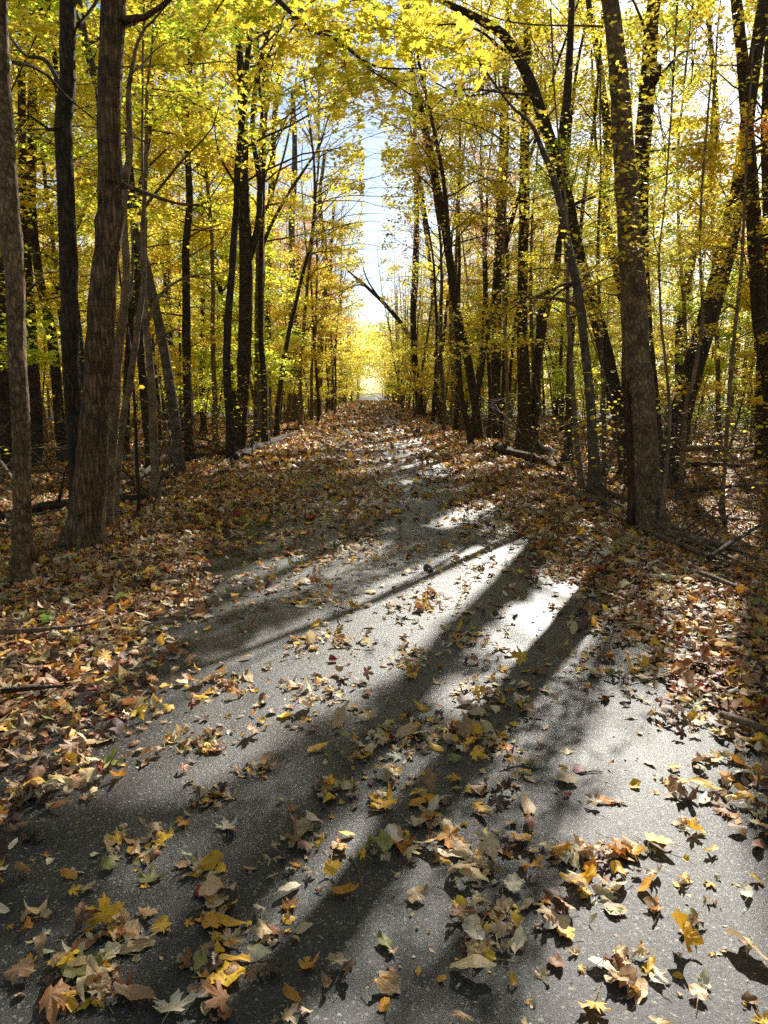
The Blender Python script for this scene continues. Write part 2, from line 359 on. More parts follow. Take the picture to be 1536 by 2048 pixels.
# ------------------------------------------------------------------ leaves
def tmpl(half, rings, symmetric=True, veins=()):
    o = list(half)+[(-x, y) for x, y in reversed(half[1:-1])]
    o = np.array(o); n = len(o)
    V = [np.zeros((1, 2))]; ve = [np.ones(1)]
    vv = np.zeros(n)
    for i in veins:
        vv[i] = 1
        if 0 < i < len(half)-1: vv[(n-i) % n] = 1
    for k in range(1, rings+1):
        V.append(o*(k/rings)); ve.append(vv)
    V = np.vstack(V); ve = np.concatenate(ve)
    a = np.arange(n); b = np.roll(a, -1)
    tri = np.stack([np.zeros(n, int), 1+b, 1+a], -1); quads = []
    for k in range(1, rings):
        s = 1+(k-1)*n; t = 1+k*n; quads.append(np.stack([s+a, s+b, t+b, t+a], -1))
    return V, ve, tri, (np.vstack(quads) if quads else np.zeros((0, 4), int))
MAPLE = [(0, .62), (.07, .45), (.17, .42), (.13, .30), (.13, .14), (.27, .25), (.34, .30), (.40, .25), (.56, .27), (.47, .16), (.48, .07), (.36, .02), (.24, -.04), (.38, -.12), (.30, -.2), (.14, -.22), (0, -.16)]
OVAL = [(0, .5), (.06, .42), (.13, .3), (.185, .15), (.2, 0), (.185, -.15), (.14, -.3), (.07, -.42), (0, -.48)]
ROUND = [(0, .52), (.09, .44), (.2, .40), (.31, .31), (.38, .2), (.43, .05), (.42, -.1), (.36, -.23), (.26, -.33), (.12, -.36), (.03, -.3), (0, -.24)]
T_MAPLE3 = tmpl(MAPLE, 3, veins=(0, 8, 13)); T_OVAL3 = tmpl(OVAL, 3, veins=(0, 8)); T_ROUND3 = tmpl(ROUND, 3, veins=(0, 3, 6, 9, 11))
T_MAPLE2 = tmpl(MAPLE, 2, veins=(0, 8, 13)); T_OVAL2 = tmpl(OVAL[::2], 2, veins=(0, 4)); T_ROUND2 = tmpl(ROUND[::2]+[ROUND[-1]], 2, veins=(0, 3))
T_MAPLE1 = tmpl([(0, .62), (.1, .3), (.52, .28), (.28, .0), (.34, -.16), (0, -.18)], 1)
T_OVAL1 = tmpl([(0, .5), (.2, .12), (.16, -.25), (0, -.48)], 1)
T_KITE = tmpl([(0, .55), (.42, .18), (.22, -.25), (0, -.3)], 1)
T_FAR = (np.array([(0, .55), (.45, .05), (0, -.42), (-.45, .05)]), np.zeros(4), np.array([(0, 3, 1), (1, 3, 2)]), np.zeros((0, 4), int))

def leaves(mb, T, pos, size, rng, curl=0.0, ruffle=0.0, tilt=0.3, yaw=None, pig=None, rest=False, droop=None, mat=0, roll=None, ax=None, tiltv=None, tax=None):
    """pos (n,3); a bent blade for each"""
    uv, ve, tri, quad = T; n = len(pos)
    if n == 0: return
    size = np.broadcast_to(size, (n,)); v = len(uv)
    U = uv[None, :, 0]*size[:, None]*rng.uniform(.85, 1.15, (n, 1)); W = uv[None, :, 1]*size[:, None]
    th0 = np.arctan2(uv[:, 1], uv[:, 0])[None, :]
    if v > 12:
        wv = 1+.10*np.sin(2*th0+rng.uniform(0, 6.3, (n, 1)))+.09*np.sin(5*th0+rng.uniform(0, 6.3, (n, 1)))+.07*np.sin(9*th0+rng.uniform(0, 6.3, (n, 1))); U = U*wv; W = W*wv
    r2 = (uv**2).sum(1)[None, :]*4; th = np.arctan2(uv[:, 1], uv[:, 0])[None, :]
    Z = ruffle*size[:, None]*r2*(np.sin(3*th+rng.uniform(0, 6.3, (n, 1)))*0.6+np.sin(7*th+rng.uniform(0, 6.3, (n, 1)))*0.4)
    if rest: Z = Z+size[:, None]*r2**2*rng.uniform(-.05, .16, (n, 1))*.5+size[:, None]*.05*r2*np.sin(11*th+rng.uniform(0, 6.3, (n, 1)))
    a = rng.uniform(-0.5, 0.5, (n, 1))+rng.choice([0, 0, 1.57, 0.8], (n, 1)) if ax is None else np.reshape(ax, (n, 1))
    k = (rng.normal(0, 1, (n, 1))*curl if roll is None else np.reshape(roll, (n, 1)))/size[:, None]+1e-4
    ca, sa = np.cos(a), np.sin(a)
    X = U*ca+W*sa; Y = -U*sa+W*ca
    Xr = np.sin(k*X)/k; Z = Z+(1-np.cos(k*X))/k+0.35*np.abs(k)*Y*Y*rng.choice([-1, 1], (n, 1))*0.6
    U, W = Xr*ca-Y*sa, Xr*sa+Y*ca
    # tilt about a horizontal axis, then spin
    tx = rng.uniform(0, 6.283, (n, 1)) if tax is None else np.reshape(tax, (n, 1))
    tl = rng.normal(0, 1, (n, 1))*tilt if tiltv is None else np.reshape(tiltv, (n, 1))
    c1, s1 = np.cos(tx), np.sin(tx)
    A = U*c1+W*s1; B = -U*s1+W*c1
    B, Z = B*np.cos(tl)-Z*np.sin(tl), B*np.sin(tl)+Z*np.cos(tl)
    U, W = A*c1-B*s1, A*s1+B*c1
    yw = rng.uniform(0, 6.283, (n, 1)) if yaw is None else np.reshape(yaw, (n, 1))
    X = U*np.cos(yw)-W*np.sin(yw); Y = U*np.sin(yw)+W*np.cos(yw)
    if rest: Z = Z-Z.min(1, keepdims=True)
    P = np.stack([X, Y, Z], -1)+pos[:, None, :]
    off = (np.arange(n)*v)[:, None, None]
    if pig is None: pig = np.ones((n, 3))
    pg = np.concatenate([np.repeat(pig[:, None, :], v, 1), np.broadcast_to(ve[None, :, None], (n, v, 1))], -1).reshape(-1, 4)
    fs = [(tri[None]+off).reshape(-1, 3)]
    if len(quad): fs.append((quad[None]+off).reshape(-1, 4))
    mb.add(P.reshape(-1, 3), fs, mat, pg)

PAL = {  # real leaf pigments
    'golden yellow': (0.72, 0.42, 0.030), 'pale tan': (0.52, 0.37, 0.20), 'buff': (0.62, 0.46, 0.24), 'orange': (0.62, 0.27, 0.03), 'rusty brown': (0.30, 0.13, 0.05),
    'olive green': (0.25, 0.25, 0.07), 'dark brown': (0.10, 0.052, 0.030), 'cream': (0.68, 0.59, 0.40), 'dark red': (0.24, 0.035, 0.022), 'brown': (0.34, 0.20, 0.095), 'mauve grey': (0.28, 0.22, 0.19)}
PN = list(PAL); PC = np.array([PAL[k] for k in PN])
W_NEAR = np.array([.17, .26, .23, .08, .04, .01, .03, .10, .003, .08, .004]); W_NEAR /= W_NEAR.sum()
W_BANK = np.array([.10, .12, .06, .09, .18, .04, .18, .04, .02, .19, .02]); W_BANK /= W_BANK.sum()
def litter_pig(rng, n, w):
    i = rng.choice(len(PN), n, p=w); cc = PC[i]*rng.uniform(.8, 1.3, (n, 1))*rng.uniform(.92, 1.08, (n, 3)); return cc, i

TONES = {
    'yellow': [((0.88, 0.72, 0.04), .55), ((0.86, 0.62, 0.03), .20), ((0.68, 0.72, 0.04), .25)],
    'gold': [((0.88, 0.66, 0.04), .55), ((0.84, 0.52, 0.035), .15), ((0.80, 0.70, 0.05), .30)],
    'lime': [((0.66, 0.76, 0.04), .5), ((0.46, 0.64, 0.04), .25), ((0.82, 0.68, 0.03), .25)],
    'green': [((0.16, 0.33, 0.03), .6), ((0.34, 0.46, 0.04), .3), ((0.55, 0.55, 0.04), .1)],
    'orange': [((0.72, 0.24, 0.03), .5), ((0.62, 0.36, 0.04), .3), ((0.55, 0.13, 0.05), .2)],
    'rust': [((0.42, 0.23, 0.08), .6), ((0.52, 0.34, 0.10), .4)],
    'shrub': [((0.10, 0.22, 0.03), .6), ((0.2, 0.32, 0.04), .4)]}
def tone_pig(rng, n, tone):
    t = TONES[tone]; i = rng.choice(len(t), n, p=[w for _, w in t]); cc = np.array([x for x, _ in t])[i]
    return cc*rng.uniform(.75, 1.12, (n, 1))*rng.uniform(.94, 1.06, (n, 3))

def wander(rng, p0, d, L, n, wob, lift=0.0):
    P = [np.array(p0, float)]; d = np.array(d, float); d /= np.linalg.norm(d)
    for i in range(n):
        d = d+rng.normal(0, wob, 3)+np.array([0, 0, lift]); d /= np.linalg.norm(d); P.append(P[-1]+d*L/n)
    return np.array(P)

HITS = []
def crown(rng, trunkP, trunkR, z0, z1, reach, nb, per, tone, dens=1.0, T=T_MAPLE1, size=0.09, flat=0.07, carve=True, origin=(0, 0, 0), twigs=True, up_=(0.1, 0.8), azf=None, sides=4, low_open=None, spray=0.3, shape='dome'):
    """branches with flat sprays of leaves; returns an MB (bark 0, leaf 1) in world coordinates"""
    mb = MB(); trunkP = np.asarray(trunkP); zb = trunkP[0][2]; zs = trunkP[:, 2]-zb
    allp = []
    for b in range(nb):
        h = z0+(z1-z0)*(b+rng.random())/nb
        i = int(np.argmin(np.abs(zs-h))); p0 = trunkP[i]
        q = (h-z0)/max(z1-z0, .1)
        prof = (1-0.65*q) if shape == 'dome' else (0.55+0.45*math.sin(math.pi*min(1, q+.15)))
        L = reach*prof*rng.uniform(.6, 1.1)
        az = rng.uniform(0, 6.283) if azf is None else azf(rng)
        e = rng.uniform(*up_)+0.5*q
        P = wander(rng, p0, (math.cos(az)*math.cos(e), math.sin(az)*math.cos(e), math.sin(e)), L, 7, 0.13, -0.045*(1-q))
        if carve and lit_at(*ground_hit(P), NEAR_LIT).mean() > .3: continue
        r0 = min(trunkR[i]*.5, 0.011*L+0.005); R = np.linspace(r0, 0.004, len(P))
        tube(mb, P, R, sides, 0, closed=False)
        ns = max(3, int(per*L/reach))
        for s in range(ns):
            j = rng.integers(2, len(P)); dd = P[j]-P[j-1]; dd /= np.linalg.norm(dd)
            a2 = rng.choice([-1, 1])*rng.uniform(.4, 1.1)
            d2 = np.array([dd[0]*math.cos(a2)-dd[1]*math.sin(a2), dd[0]*math.sin(a2)+dd[1]*math.cos(a2), dd[2]*.4+rng.normal(0, .12)])
            L2 = L*rng.uniform(.2, .42); P2 = wander(rng, P[j], d2, L2, 4, 0.14, -0.02)
            if carve and lit_at(*ground_hit(P2[2:3]))[0]: continue
            if twigs: tube(mb, P2, np.linspace(0.0055, 0.0022, 5), 3, 0, closed=False)
            m = max(2, int(dens*rng.uniform(.4, 1.7)*66*(0.4+L2)))
            t = rng.beta(1.6, 1.1, m)*4; k = np.minimum(t.astype(int), 3); f = (t-k)[:, None]
            C = P2[k]*(1-f)+P2[k+1]*f
            allp.append(C+rng.normal(0, 1, (m, 3))*np.array([spray, spray, flat]))
    if allp:
        P = np.vstack(allp)
        if carve: P = P[keep_leaf(P, rng)]; HITS.append(np.stack(ground_hit(P), 1))
        if low_open is not None: P = P[low_open(P)]
        if len(P):
            leaves(mb, T, P, size*rng.uniform(.6, 1.25, len(P)), rng, curl=.7, ruffle=.06, tilt=.55, pig=tone_pig(rng, len(P), tone), mat=1)
    return mb

# ------------------------------------------------------------------ trees traced from the photograph
HERO = []
def hero(short, label, pts, m, tone='yellow', H=16, z0=6, reach=3.0, nb=16, per=7, dens=1.35, base=None, branches=(), top=0.35, flare=1.5, kind='tree', drift=0.0, size=0.09, sides=12, group=None, forks=(), lump=.05, crown_kw=None, seed=None, bend=(0, 0)):
    """pts: (px, py, width px) from the base upward; base: pixel y of the foot when hidden"""
    rng = np.random.default_rng(len(HERO)*7+3 if seed is None else seed)
    bx, by, bw = pts[0]
    B = on_ground(bx, by if base is None else base)
    Y0 = B[1]; Q = []
    def world(px, py, w, dy):
        q = at_depth(px, py, Y0+dy); d = (q-CP)@fw; return [*q, max(w/2*d/F, 0.004)]
    for i, (x, y, w) in enumerate(pts):
        q = world(x, y, w, drift*i/len(pts)); Q.append(q)
    Q = np.array(Q)
    if base is not None: Q = np.vstack([[B[0]+(Q[0][0]-B[0])*.0, Y0, B[2], Q[0][3]], Q[1:] if abs(pts[0][1]-base) < 15 else Q])
    Q[0, 2] = B[2]-0.08
    # carry on above the frame
    z = Q[-1][2]; d = Q[-1][:3]-Q[-2][:3]; d /= np.linalg.norm(d); last = Q[-1].copy(); ext = []
    while last[2] < H:
        d = d*0.85+np.array([rng.normal(0, .04)+bend[0], rng.normal(0, .04)+bend[1], .17]); d /= np.linalg.norm(d)
        last = last.copy(); last[:3] += d*1.2; last[3] = max(last[3]*0.9, 0.012); ext.append(last)
    if ext: Q = np.vstack([Q, ext])
    S_ = spline(Q, 0.12 if Y0 < 12 else 0.25); P = S_[:, :3]; R = np.maximum(S_[:, 3], .004)
    hh = P[:, 2]-P[0, 2]; R = R*(1+(flare-1)*np.exp(-hh/0.16/max(1, R[0]*8)))
    for _ in range(int(2+len(P)*.03)):     # knots
        kz = rng.uniform(0.5, 8); R = R*(1+.10*np.exp(-((hh-kz)/.08)**2))
    P = P+np.cumsum(rng.normal(0, .0025, P.shape), 0)*np.array([1, 1, 0])
    o = thing(kind, label, 'tree' if kind == 'tree' else 'sapling', B, group)
    mb = MB(); tube(mb, P, R, max(sides, 18) if Y0 < 16 else sides, 0, lump, rng, root=(.75 if R[0] > .07 else .3)*np.exp(-np.maximum(hh, 0)/.17))
    mb.build("trunk", m, o, B)
    for k, br in enumerate(list(forks)+list(branches)):
        dy = br[0]; pp = np.array([world(x, y, w, dy*i/max(1, len(br[1])-1)) for i, (x, y, w) in enumerate(br[1])])
        if k < len(forks):
            last = pp[-1].copy(); d = pp[-1][:3]-pp[-2][:3]; d /= np.linalg.norm(d); ext = []
            while last[2] < H*.9:
                d = d*0.85+np.array([rng.normal(0, .05), rng.normal(0, .05), .15]); d /= np.linalg.norm(d)
                last = last.copy(); last[:3] += d*1.2; last[3] = max(last[3]*.88, .01); ext.append(last)
            if ext: pp = np.vstack([pp, ext])
        ss = spline(pp, .15); mb = MB(); tube(mb, ss[:, :3], ss[:, 3], 8, 0, .05, rng)
        if k >= len(forks):
            for _ in range(int(len(ss)*.35)):
                j = rng.integers(len(ss)//4, len(ss)); dd = ss[min(j+1, len(ss)-1), :3]-ss[j-1, :3]; dd /= np.linalg.norm(dd)+1e-6
                tube(mb, wander(rng, ss[j, :3], dd+rng.normal(0, .6, 3), rng.uniform(.2, .8), 4, .15), np.linspace(.005, .0015, 5), 3, 0, closed=False)
        mb.build("branch", m, o, B)
    kw = dict(dens=dens, size=size, origin=B); kw.update(crown_kw or {})
    if nb:
        cm = crown(rng, P, R, z0, min(H, hh[-1]), reach, nb, per, tone, **kw)
        cm.build("crown", [M_TWIG, M_LEAF], o, B, pig=True)
    HERO.append(dict(o=o, x=B[0], y=B[1], short=short, px=bx, P=P, R=R))
    return o

UND = dict(up_=(0.0, .5), flat=.06, dens=1.7)
# ---- left of the path
hero("the pale edge trunk", "pale grey-brown trunk with dark ring scars, nearest tree on the left bank", [(45, 1168, 46), (44, 1050, 36), (41, 889, 34), (36, 700, 34), (33, 600, 34), (20, 406, 38), (11, 240, 33), (8, 100, 24), (5, 0, 22)], M_PLATE, 'yellow', H=14, z0=6.5, reach=3, nb=12, flare=1.2,
     branches=[(-.4, [(70, 1120, 14), (52, 1050, 12), (30, 980, 9), (0, 955, 7), (-60, 930, 4)]), (.8, [(28, 125, 9), (60, 130, 8), (95, 150, 7), (130, 190, 5), (190, 240, 3)])])
hero("the tall kinked trunk", "tall dark slightly kinked trunk just left of the thick furrowed tree", [(150, 1092, 36), (154, 1000, 32), (152, 900, 31), (146, 750, 33), (141, 550, 33), (134, 400, 34), (128, 262, 34), (139, 170, 31), (140, 80, 30), (140, 0, 30)], M_DARK, 'lime', H=17, z0=7, reach=3.5, nb=14, flare=1.25,
     branches=[(.6, [(145, 60, 9), (175, 30, 7), (200, -10, 5), (230, -60, 3)]), (1.5, [(128, 180, 10), (90, 120, 8), (50, 110, 6), (10, 60, 3)]), (-.5, [(135, 250, 7), (100, 260, 6), (60, 232, 4), (20, 225, 2)])])
hero("the thick furrowed tree", "thickest trunk on the left bank, deeply furrowed brown bark, leaning over its base", [(166, 1098, 82), (175, 1030, 68), (183, 956, 64), (190, 850, 58), (194, 787, 55), (203, 640, 51), (211, 550, 49), (219, 450, 48), (222, 350, 46), (221, 220, 46), (224, 100, 47), (228, 0, 48)], M_FURROW, 'yellow', H=19, z0=7, reach=4, nb=16, flare=1.25, sides=20, lump=.045,
     branches=[(-.5, [(243, 370, 12), (275, 380, 9), (310, 393, 8), (350, 406, 6), (398, 411, 5)]), (-.6, [(245, 42, 20), (262, 38, 15), (290, 34, 13), (325, 12, 11), (360, -25, 9), (420, -90, 6)])])
hero("the smooth sinuous sapling", "smooth pale sinuous sapling growing against the thick furrowed trunk", [(214, 1065, 22), (220, 950, 19), (231, 800, 18), (239, 700, 18), (250, 620, 16), (256, 540, 15), (250, 400, 14), (262, 300, 12), (258, 200, 10), (268, 130, 8), (285, 70, 6), (330, 20, 4)], M_PALE, 'lime', H=9, z0=4.6, reach=1.8, nb=12, flare=1.1,
     branches=[(.2, [(238, 640, 8), (258, 600, 7), (266, 540, 5), (262, 440, 3)])])
hero("the slanting pale sapling", "pale slanting sapling, second one right of the furrowed trunk", [(226, 1040, 12), (238, 920, 12), (248, 830, 13), (262, 760, 13), (276, 650, 12), (288, 560, 11), (285, 480, 10), (290, 350, 8), (292, 200, 6), (300, 90, 4)], M_PALE, 'yellow', H=8, z0=4.5, reach=1.8, nb=10, flare=1.1)
hero("the lone pale forked sapling", "lone pale sapling forking at mid height, standing at the foot of the left bank", [(312, 1012, 20), (312, 960, 17), (308, 880, 16), (304, 780, 15), (297, 690, 13), (292, 640, 12), (290, 560, 9), (292, 450, 7), (285, 300, 5)], M_PALE, 'yellow', H=8, z0=4.2, reach=2.0, nb=10, flare=1.3,
     branches=[(.3, [(293, 650, 9), (308, 610, 8), (335, 575, 6), (380, 552, 4), (430, 548, 2.5), (470, 538, 1.5)]), (-.3, [(276, 430, 7), (320, 375, 6), (365, 320, 5), (385, 300, 4), (425, 255, 3), (440, 200, 2)]), (.2, [(300, 700, 6), (330, 670, 5), (360, 655, 3)])])
hero("the thin dark pole", "thin dark straight pole between the slanting sapling and the lone pale sapling", [(278, 1030, 7), (275, 920, 7), (271, 800, 6), (262, 690, 5), (250, 600, 4)], M_DARK, 'yellow', H=5, z0=3.3, reach=1.2, nb=6, flare=1.1)
hero("the dark trunk leaning left", "dark trunk leaning left behind the tall kinked trunk", [(130, 925, 26), (118, 840, 21), (110, 740, 20), (98, 650, 19), (80, 570, 18), (68, 480, 16), (62, 380, 15), (60, 200, 13), (75, 50, 12)], M_DARK, 'yellow', H=16, z0=3.5, reach=3.5, nb=18, crown_kw=UND)
hero("the trunk behind the pale one", "straight dark trunk just right of and behind the pale edge trunk", [(76, 935, 27), (70, 800, 22), (63, 650, 21), (56, 550, 19), (48, 400, 17), (44, 200, 15), (44, 30, 14)], M_DARK, 'gold', H=16, z0=4, reach=3.2, nb=14, crown_kw=UND)
hero("the broad edge trunk", "broad dark trunk cut by the photo's left edge", [(14, 948, 44), (10, 750, 36), (4, 500, 32), (-2, 300, 28), (-4, 0, 26)], M_DARK, 'gold', H=17, z0=4, reach=3.5, nb=16, crown_kw=UND)
hero("the slim low-sprayed tree", "slim dark upright tree with low yellow sprays, right of the lone pale sapling", [(381, 925, 20), (376, 820, 17), (373, 700, 17), (373, 600, 16), (372, 500, 15), (379, 400, 14), (372, 250, 11), (378, 130, 10), (376, 0, 8)], M_DARK, 'yellow', H=13, z0=2.0, reach=2.8, nb=22, per=7, crown_kw=UND)
hero("the black-barked forked trunk", "large black-barked trunk forking above, at the left bank's brush pile", [(476, 908, 30), (483, 830, 24), (488, 740, 26), (491, 650, 27), (492, 560, 28), (491, 480, 26), (487, 350, 21), (484, 200, 18), (478, 100, 14), (470, 0, 12)], M_DARK, 'orange', H=18, z0=7, reach=4, nb=16,
     forks=[(.4, [(497, 520, 16), (512, 470, 14), (520, 380, 11), (505, 250, 10), (520, 130, 10), (545, 40, 8)])])
hero("the straight grey-brown trunk", "straight grey-brown trunk at the path's left edge, right of the black-barked fork", [(518, 887, 24), (518, 780, 20), (519, 650, 19), (520, 500, 18), (522, 350, 17), (528, 200, 15), (533, 80, 14), (537, 0, 13)], M_GREY, 'yellow', H=17, z0=6, reach=3.5, nb=16,
     branches=[(-.6, [(526, 490, 8), (545, 445, 7), (575, 390, 6), (615, 330, 5), (640, 290, 4), (655, 240, 3), (680, 185, 2)]), (-.3, [(524, 440, 5), (550, 370, 5), (575, 280, 4), (590, 180, 3), (600, 60, 2)])])
hero("the dark one behind it", "dark trunk immediately behind the straight grey-brown trunk", [(537, 862, 15), (536, 700, 14), (535, 560, 14), (542, 400, 13), (548, 250, 11), (560, 120, 10), (556, 0, 9)], M_DARK, 'gold', H=17, z0=5, reach=3.3, nb=16)
hero("the brown trunk with flared foot", "brown upright trunk with flared foot, third along the path's left edge", [(584, 848, 25), (586, 790, 22), (586, 680, 18), (586, 560, 15), (584, 450, 13), (590, 320, 11), (586, 180, 9)], M_GREY, 'yellow', H=15, z0=3.0, reach=3.2, nb=22, per=7, crown_kw=UND,
     branches=[(-1.5, [(596, 670, 7), (620, 655, 6), (640, 640, 5), (662, 616, 4)])])
hero("the orange-brown trunk", "orange-brown sunlit trunk leaning slightly right over the path's left edge", [(633, 836, 18), (638, 770, 15), (642, 690, 13), (648, 610, 12), (652, 540, 12), (648, 480, 11), (640, 400, 8), (650, 300, 6)], M_PLATE, 'gold', H=13, z0=5, reach=3.2, nb=16)
hero("the short dark leaning trunk", "short dark trunk leaning right between the grey-brown and flared trunks", [(556, 846, 12), (562, 780, 11), (572, 720, 10), (582, 660, 8), (590, 580, 6)], M_DARK, 'yellow', H=10, z0=3.0, reach=2.2, nb=12, crown_kw=UND)
hero("the grey pole", "thin grey pole just beyond the orange-brown trunk", [(657, 822, 9), (658, 740, 8), (662, 640, 8), (660, 540, 7), (668, 400, 5)], M_GREY, 'gold', H=15, z0=6, reach=2.5, nb=12)
hero("the thick trunk farther back", "thick dark trunk far behind the lone pale sapling", [(342, 860, 24), (339, 780, 19), (337, 700, 18), (335, 600, 16), (330, 450, 14), (322, 250, 11), (320, 80, 9)], M_DARK, 'yellow', H=17, z0=3.5, reach=3.5, nb=20, crown_kw=UND)
hero("the half-hidden dark trunk", "dark trunk seen between the furrowed tree and the slanting sapling", [(250, 925, 17), (252, 800, 15), (262, 640, 14), (268, 520, 13), (276, 400, 11), (300, 250, 9), (304, 100, 8)], M_DARK, 'yellow', H=15, z0=3.5, reach=3.3, nb=18, crown_kw=UND)
hero("the slim dark neighbour", "slim dark trunk just left of the black-barked forked trunk", [(408, 872, 13), (404, 760, 11), (406, 620, 10), (402, 480, 9), (400, 300, 8), (408, 150, 6)], M_DARK, 'gold', H=15, z0=3, reach=3.2, nb=20, crown_kw=UND)
# ---- right of the path
hero("the big scaly trunk", "big pale scaly trunk with a rotten strip up its foot, standing on the right bank", [(1297, 1065, 70), (1294, 1000, 58), (1288, 930, 58), (1280, 820, 57), (1270, 700, 53), (1266, 600, 50), (1258, 500, 46), (1250, 350, 41), (1241, 200, 38), (1230, 60, 34), (1222, 0, 32)], M_PLATE, 'yellow', H=19, z0=8, reach=4, nb=18, flare=1.2, sides=20, lump=.05,
     branches=[(-.1, [(1266, 1052, 28), (1264, 990, 20), (1260, 900, 15), (1254, 820, 14), (1250, 760, 9)])])
q = [ch for ch in COL.objects if ch.parent is HERO[-1]['o'] and ch.name.startswith('branch')][-1]; q.name = 'rotten_strip'; q.data.materials[0] = M_ROT; q['label'] = 'dark rotten strip up the trunk foot'
hero("the stub-bearing trunk", "dark nearly straight trunk with a broken stub, tight behind the big scaly trunk", [(1322, 968, 40), (1312, 880, 30), (1303, 780, 27), (1291, 620, 26), (1284, 430, 29), (1290, 260, 32), (1299, 160, 31), (1304, 80, 28), (1312, 0, 25)], M_DARK, 'yellow', H=18, z0=7, reach=4, nb=16, drift=.3,
     branches=[(-.1, [(1305, 165, 14), (1316, 145, 14), (1319, 128, 11)]), (.8, [(1305, 175, 7), (1330, 140, 6), (1365, 105, 5), (1395, 100, 3)]), (.6, [(1310, 100, 5), (1340, 60, 4), (1390, 20, 3)])])
hero("the dark trunk leaning right", "thick dark trunk leaning strongly right, beside the big scaly trunk", [(1335, 958, 46), (1352, 870, 44), (1370, 790, 43), (1400, 690, 41), (1424, 610, 40), (1445, 530, 38), (1466, 440, 34), (1482, 350, 28), (1497, 230, 26), (1512, 110, 26), (1528, 0, 24)], M_DARK, 'gold', H=18, z0=6, reach=4, nb=16, sides=16)
hero("the curved edge trunk", "smooth dark trunk curving in from the photo's right edge", [(1558, 940, 34), (1548, 860, 31), (1536, 750, 30), (1520, 640, 29), (1512, 520, 27), (1506, 430, 26), (1500, 330, 24), (1492, 230, 23), (1482, 110, 23), (1471, 0, 21)], M_DARK, 'gold', H=15, z0=6, reach=4, nb=16, sides=14, bend=(.11, .05))
hero("the arching dark trunk", "long dark trunk arching from behind the scaly trunk up and left over the path", [(1262, 948, 36), (1248, 870, 32), (1226, 770, 31), (1205, 680, 29), (1185, 610, 27), (1165, 545, 26), (1146, 460, 25), (1132, 390, 24), (1113, 320, 26), (1086, 240, 23), (1062, 170, 22), (1034, 112, 21), (1008, 72, 20), (975, 48, 18), (925, 22, 14), (880, 0, 11), (800, -50, 8)], M_DARK, 'lime', H=6.5, z0=6.3, reach=3.2, nb=12, sides=14, drift=-1.2,
     forks=[(.2, [(1120, 330, 20), (1127, 260, 19), (1134, 200, 18), (1139, 110, 15), (1144, 0, 13)])],
     branches=[(-.3, [(1030, 110, 8), (1000, 95, 7), (960, 62, 5), (900, 48, 4), (840, 60, 2)])])
hero("the thin curving tree", "thin brown tree curving up and left in front of the arching trunk", [(1190, 996, 30), (1186, 900, 21), (1180, 800, 18), (1170, 690, 17), (1160, 600, 17), (1146, 530, 16), (1132, 465, 14), (1118, 400, 13), (1102, 340, 12), (1084, 300, 11), (1066, 255, 8), (1040, 228, 6), (1016, 205, 5)], M_GREY, 'gold', H=6.2, z0=3.0, reach=2.4, nb=18, per=7, crown_kw=UND, size=.075,
     branches=[(-.6, [(1062, 190, 6), (1010, 186, 5), (940, 178, 4), (880, 190, 4), (842, 205, 3)])])
hero("the twin-stem sapling", "slender sapling sharing a root clump with the thin curving tree", [(1166, 985, 12), (1155, 900, 10), (1146, 800, 10), (1140, 700, 9), (1134, 600, 8), (1136, 480, 6), (1125, 350, 4)], M_PALE, 'gold', H=7, z0=2.5, reach=1.9, nb=14, crown_kw=UND, size=.07)
hero("the flared double trunk", "large dark trunk with flared roots, splitting low into two, beyond the right bank", [(1056, 905, 50), (1052, 850, 32), (1049, 780, 27), (1044, 660, 22), (1044, 550, 20), (1048, 420, 20), (1048, 300, 19), (1051, 200, 18), (1053, 80, 15), (1052, 0, 13)], M_DARK, 'yellow', H=18, z0=6, reach=4, nb=16, sides=16,
     forks=[(.3, [(1066, 880, 24), (1070, 820, 19), (1075, 730, 17), (1085, 640, 22), (1098, 590, 22), (1112, 540, 16), (1120, 470, 12), (1128, 380, 9)])],
     branches=[(-.8, [(1040, 200, 7), (1010, 175, 6), (960, 190, 5), (915, 188, 4), (870, 165, 3)])])
hero("the short dark leaning tree", "short dark tree leaning right, right of the flared double trunk", [(1134, 925, 20), (1137, 860, 16), (1139, 780, 14), (1142, 690, 12), (1150, 600, 10), (1160, 480, 8)], M_DARK, 'yellow', H=11, z0=3, reach=2.6, nb=16, crown_kw=UND)
hero("the upright dark tree", "upright dark trunk standing left of the flared double trunk", [(990, 873, 28), (990, 800, 22), (991, 716, 22), (993, 612, 20), (998, 500, 22), (1002, 400, 21), (1006, 300, 19), (1010, 180, 16), (1014, 60, 13)], M_DARK, 'gold', H=18, z0=6, reach=4, nb=16)
hero("the leaning black tree", "black-barked tree leaning left toward the path, foot at the fallen branches", [(958, 881, 19), (953, 830, 17), (946, 780, 17), (937, 730, 17), (928, 690, 16), (914, 628, 16), (904, 560, 17), (889, 457, 16), (869, 356, 16), (852, 271, 14), (839, 210, 12), (825, 160, 10), (815, 60, 8)], M_DARK, 'gold', H=15, z0=7, reach=3.2, nb=12)
hero("the dark path-edge trunk", "dark bare trunk at the path's right edge with curved foot", [(841, 834, 17), (838, 800, 15), (832, 750, 14), (828, 700, 12), (826, 628, 12), (831, 536, 13), (833, 406, 10), (828, 305, 9), (834, 200, 7)], M_DARK, 'rust', H=15, z0=6, reach=3, nb=16, dens=.5)
hero("the slim path-side trunk", "slim dark trunk just right of the dark path-edge trunk", [(879, 830, 10), (876, 760, 9), (869, 680, 9), (866, 582, 9), (853, 474, 9), (843, 389, 8), (833, 322, 7), (826, 200, 5)], M_DARK, 'rust', H=15, z0=6, reach=3, nb=16, dens=.5)
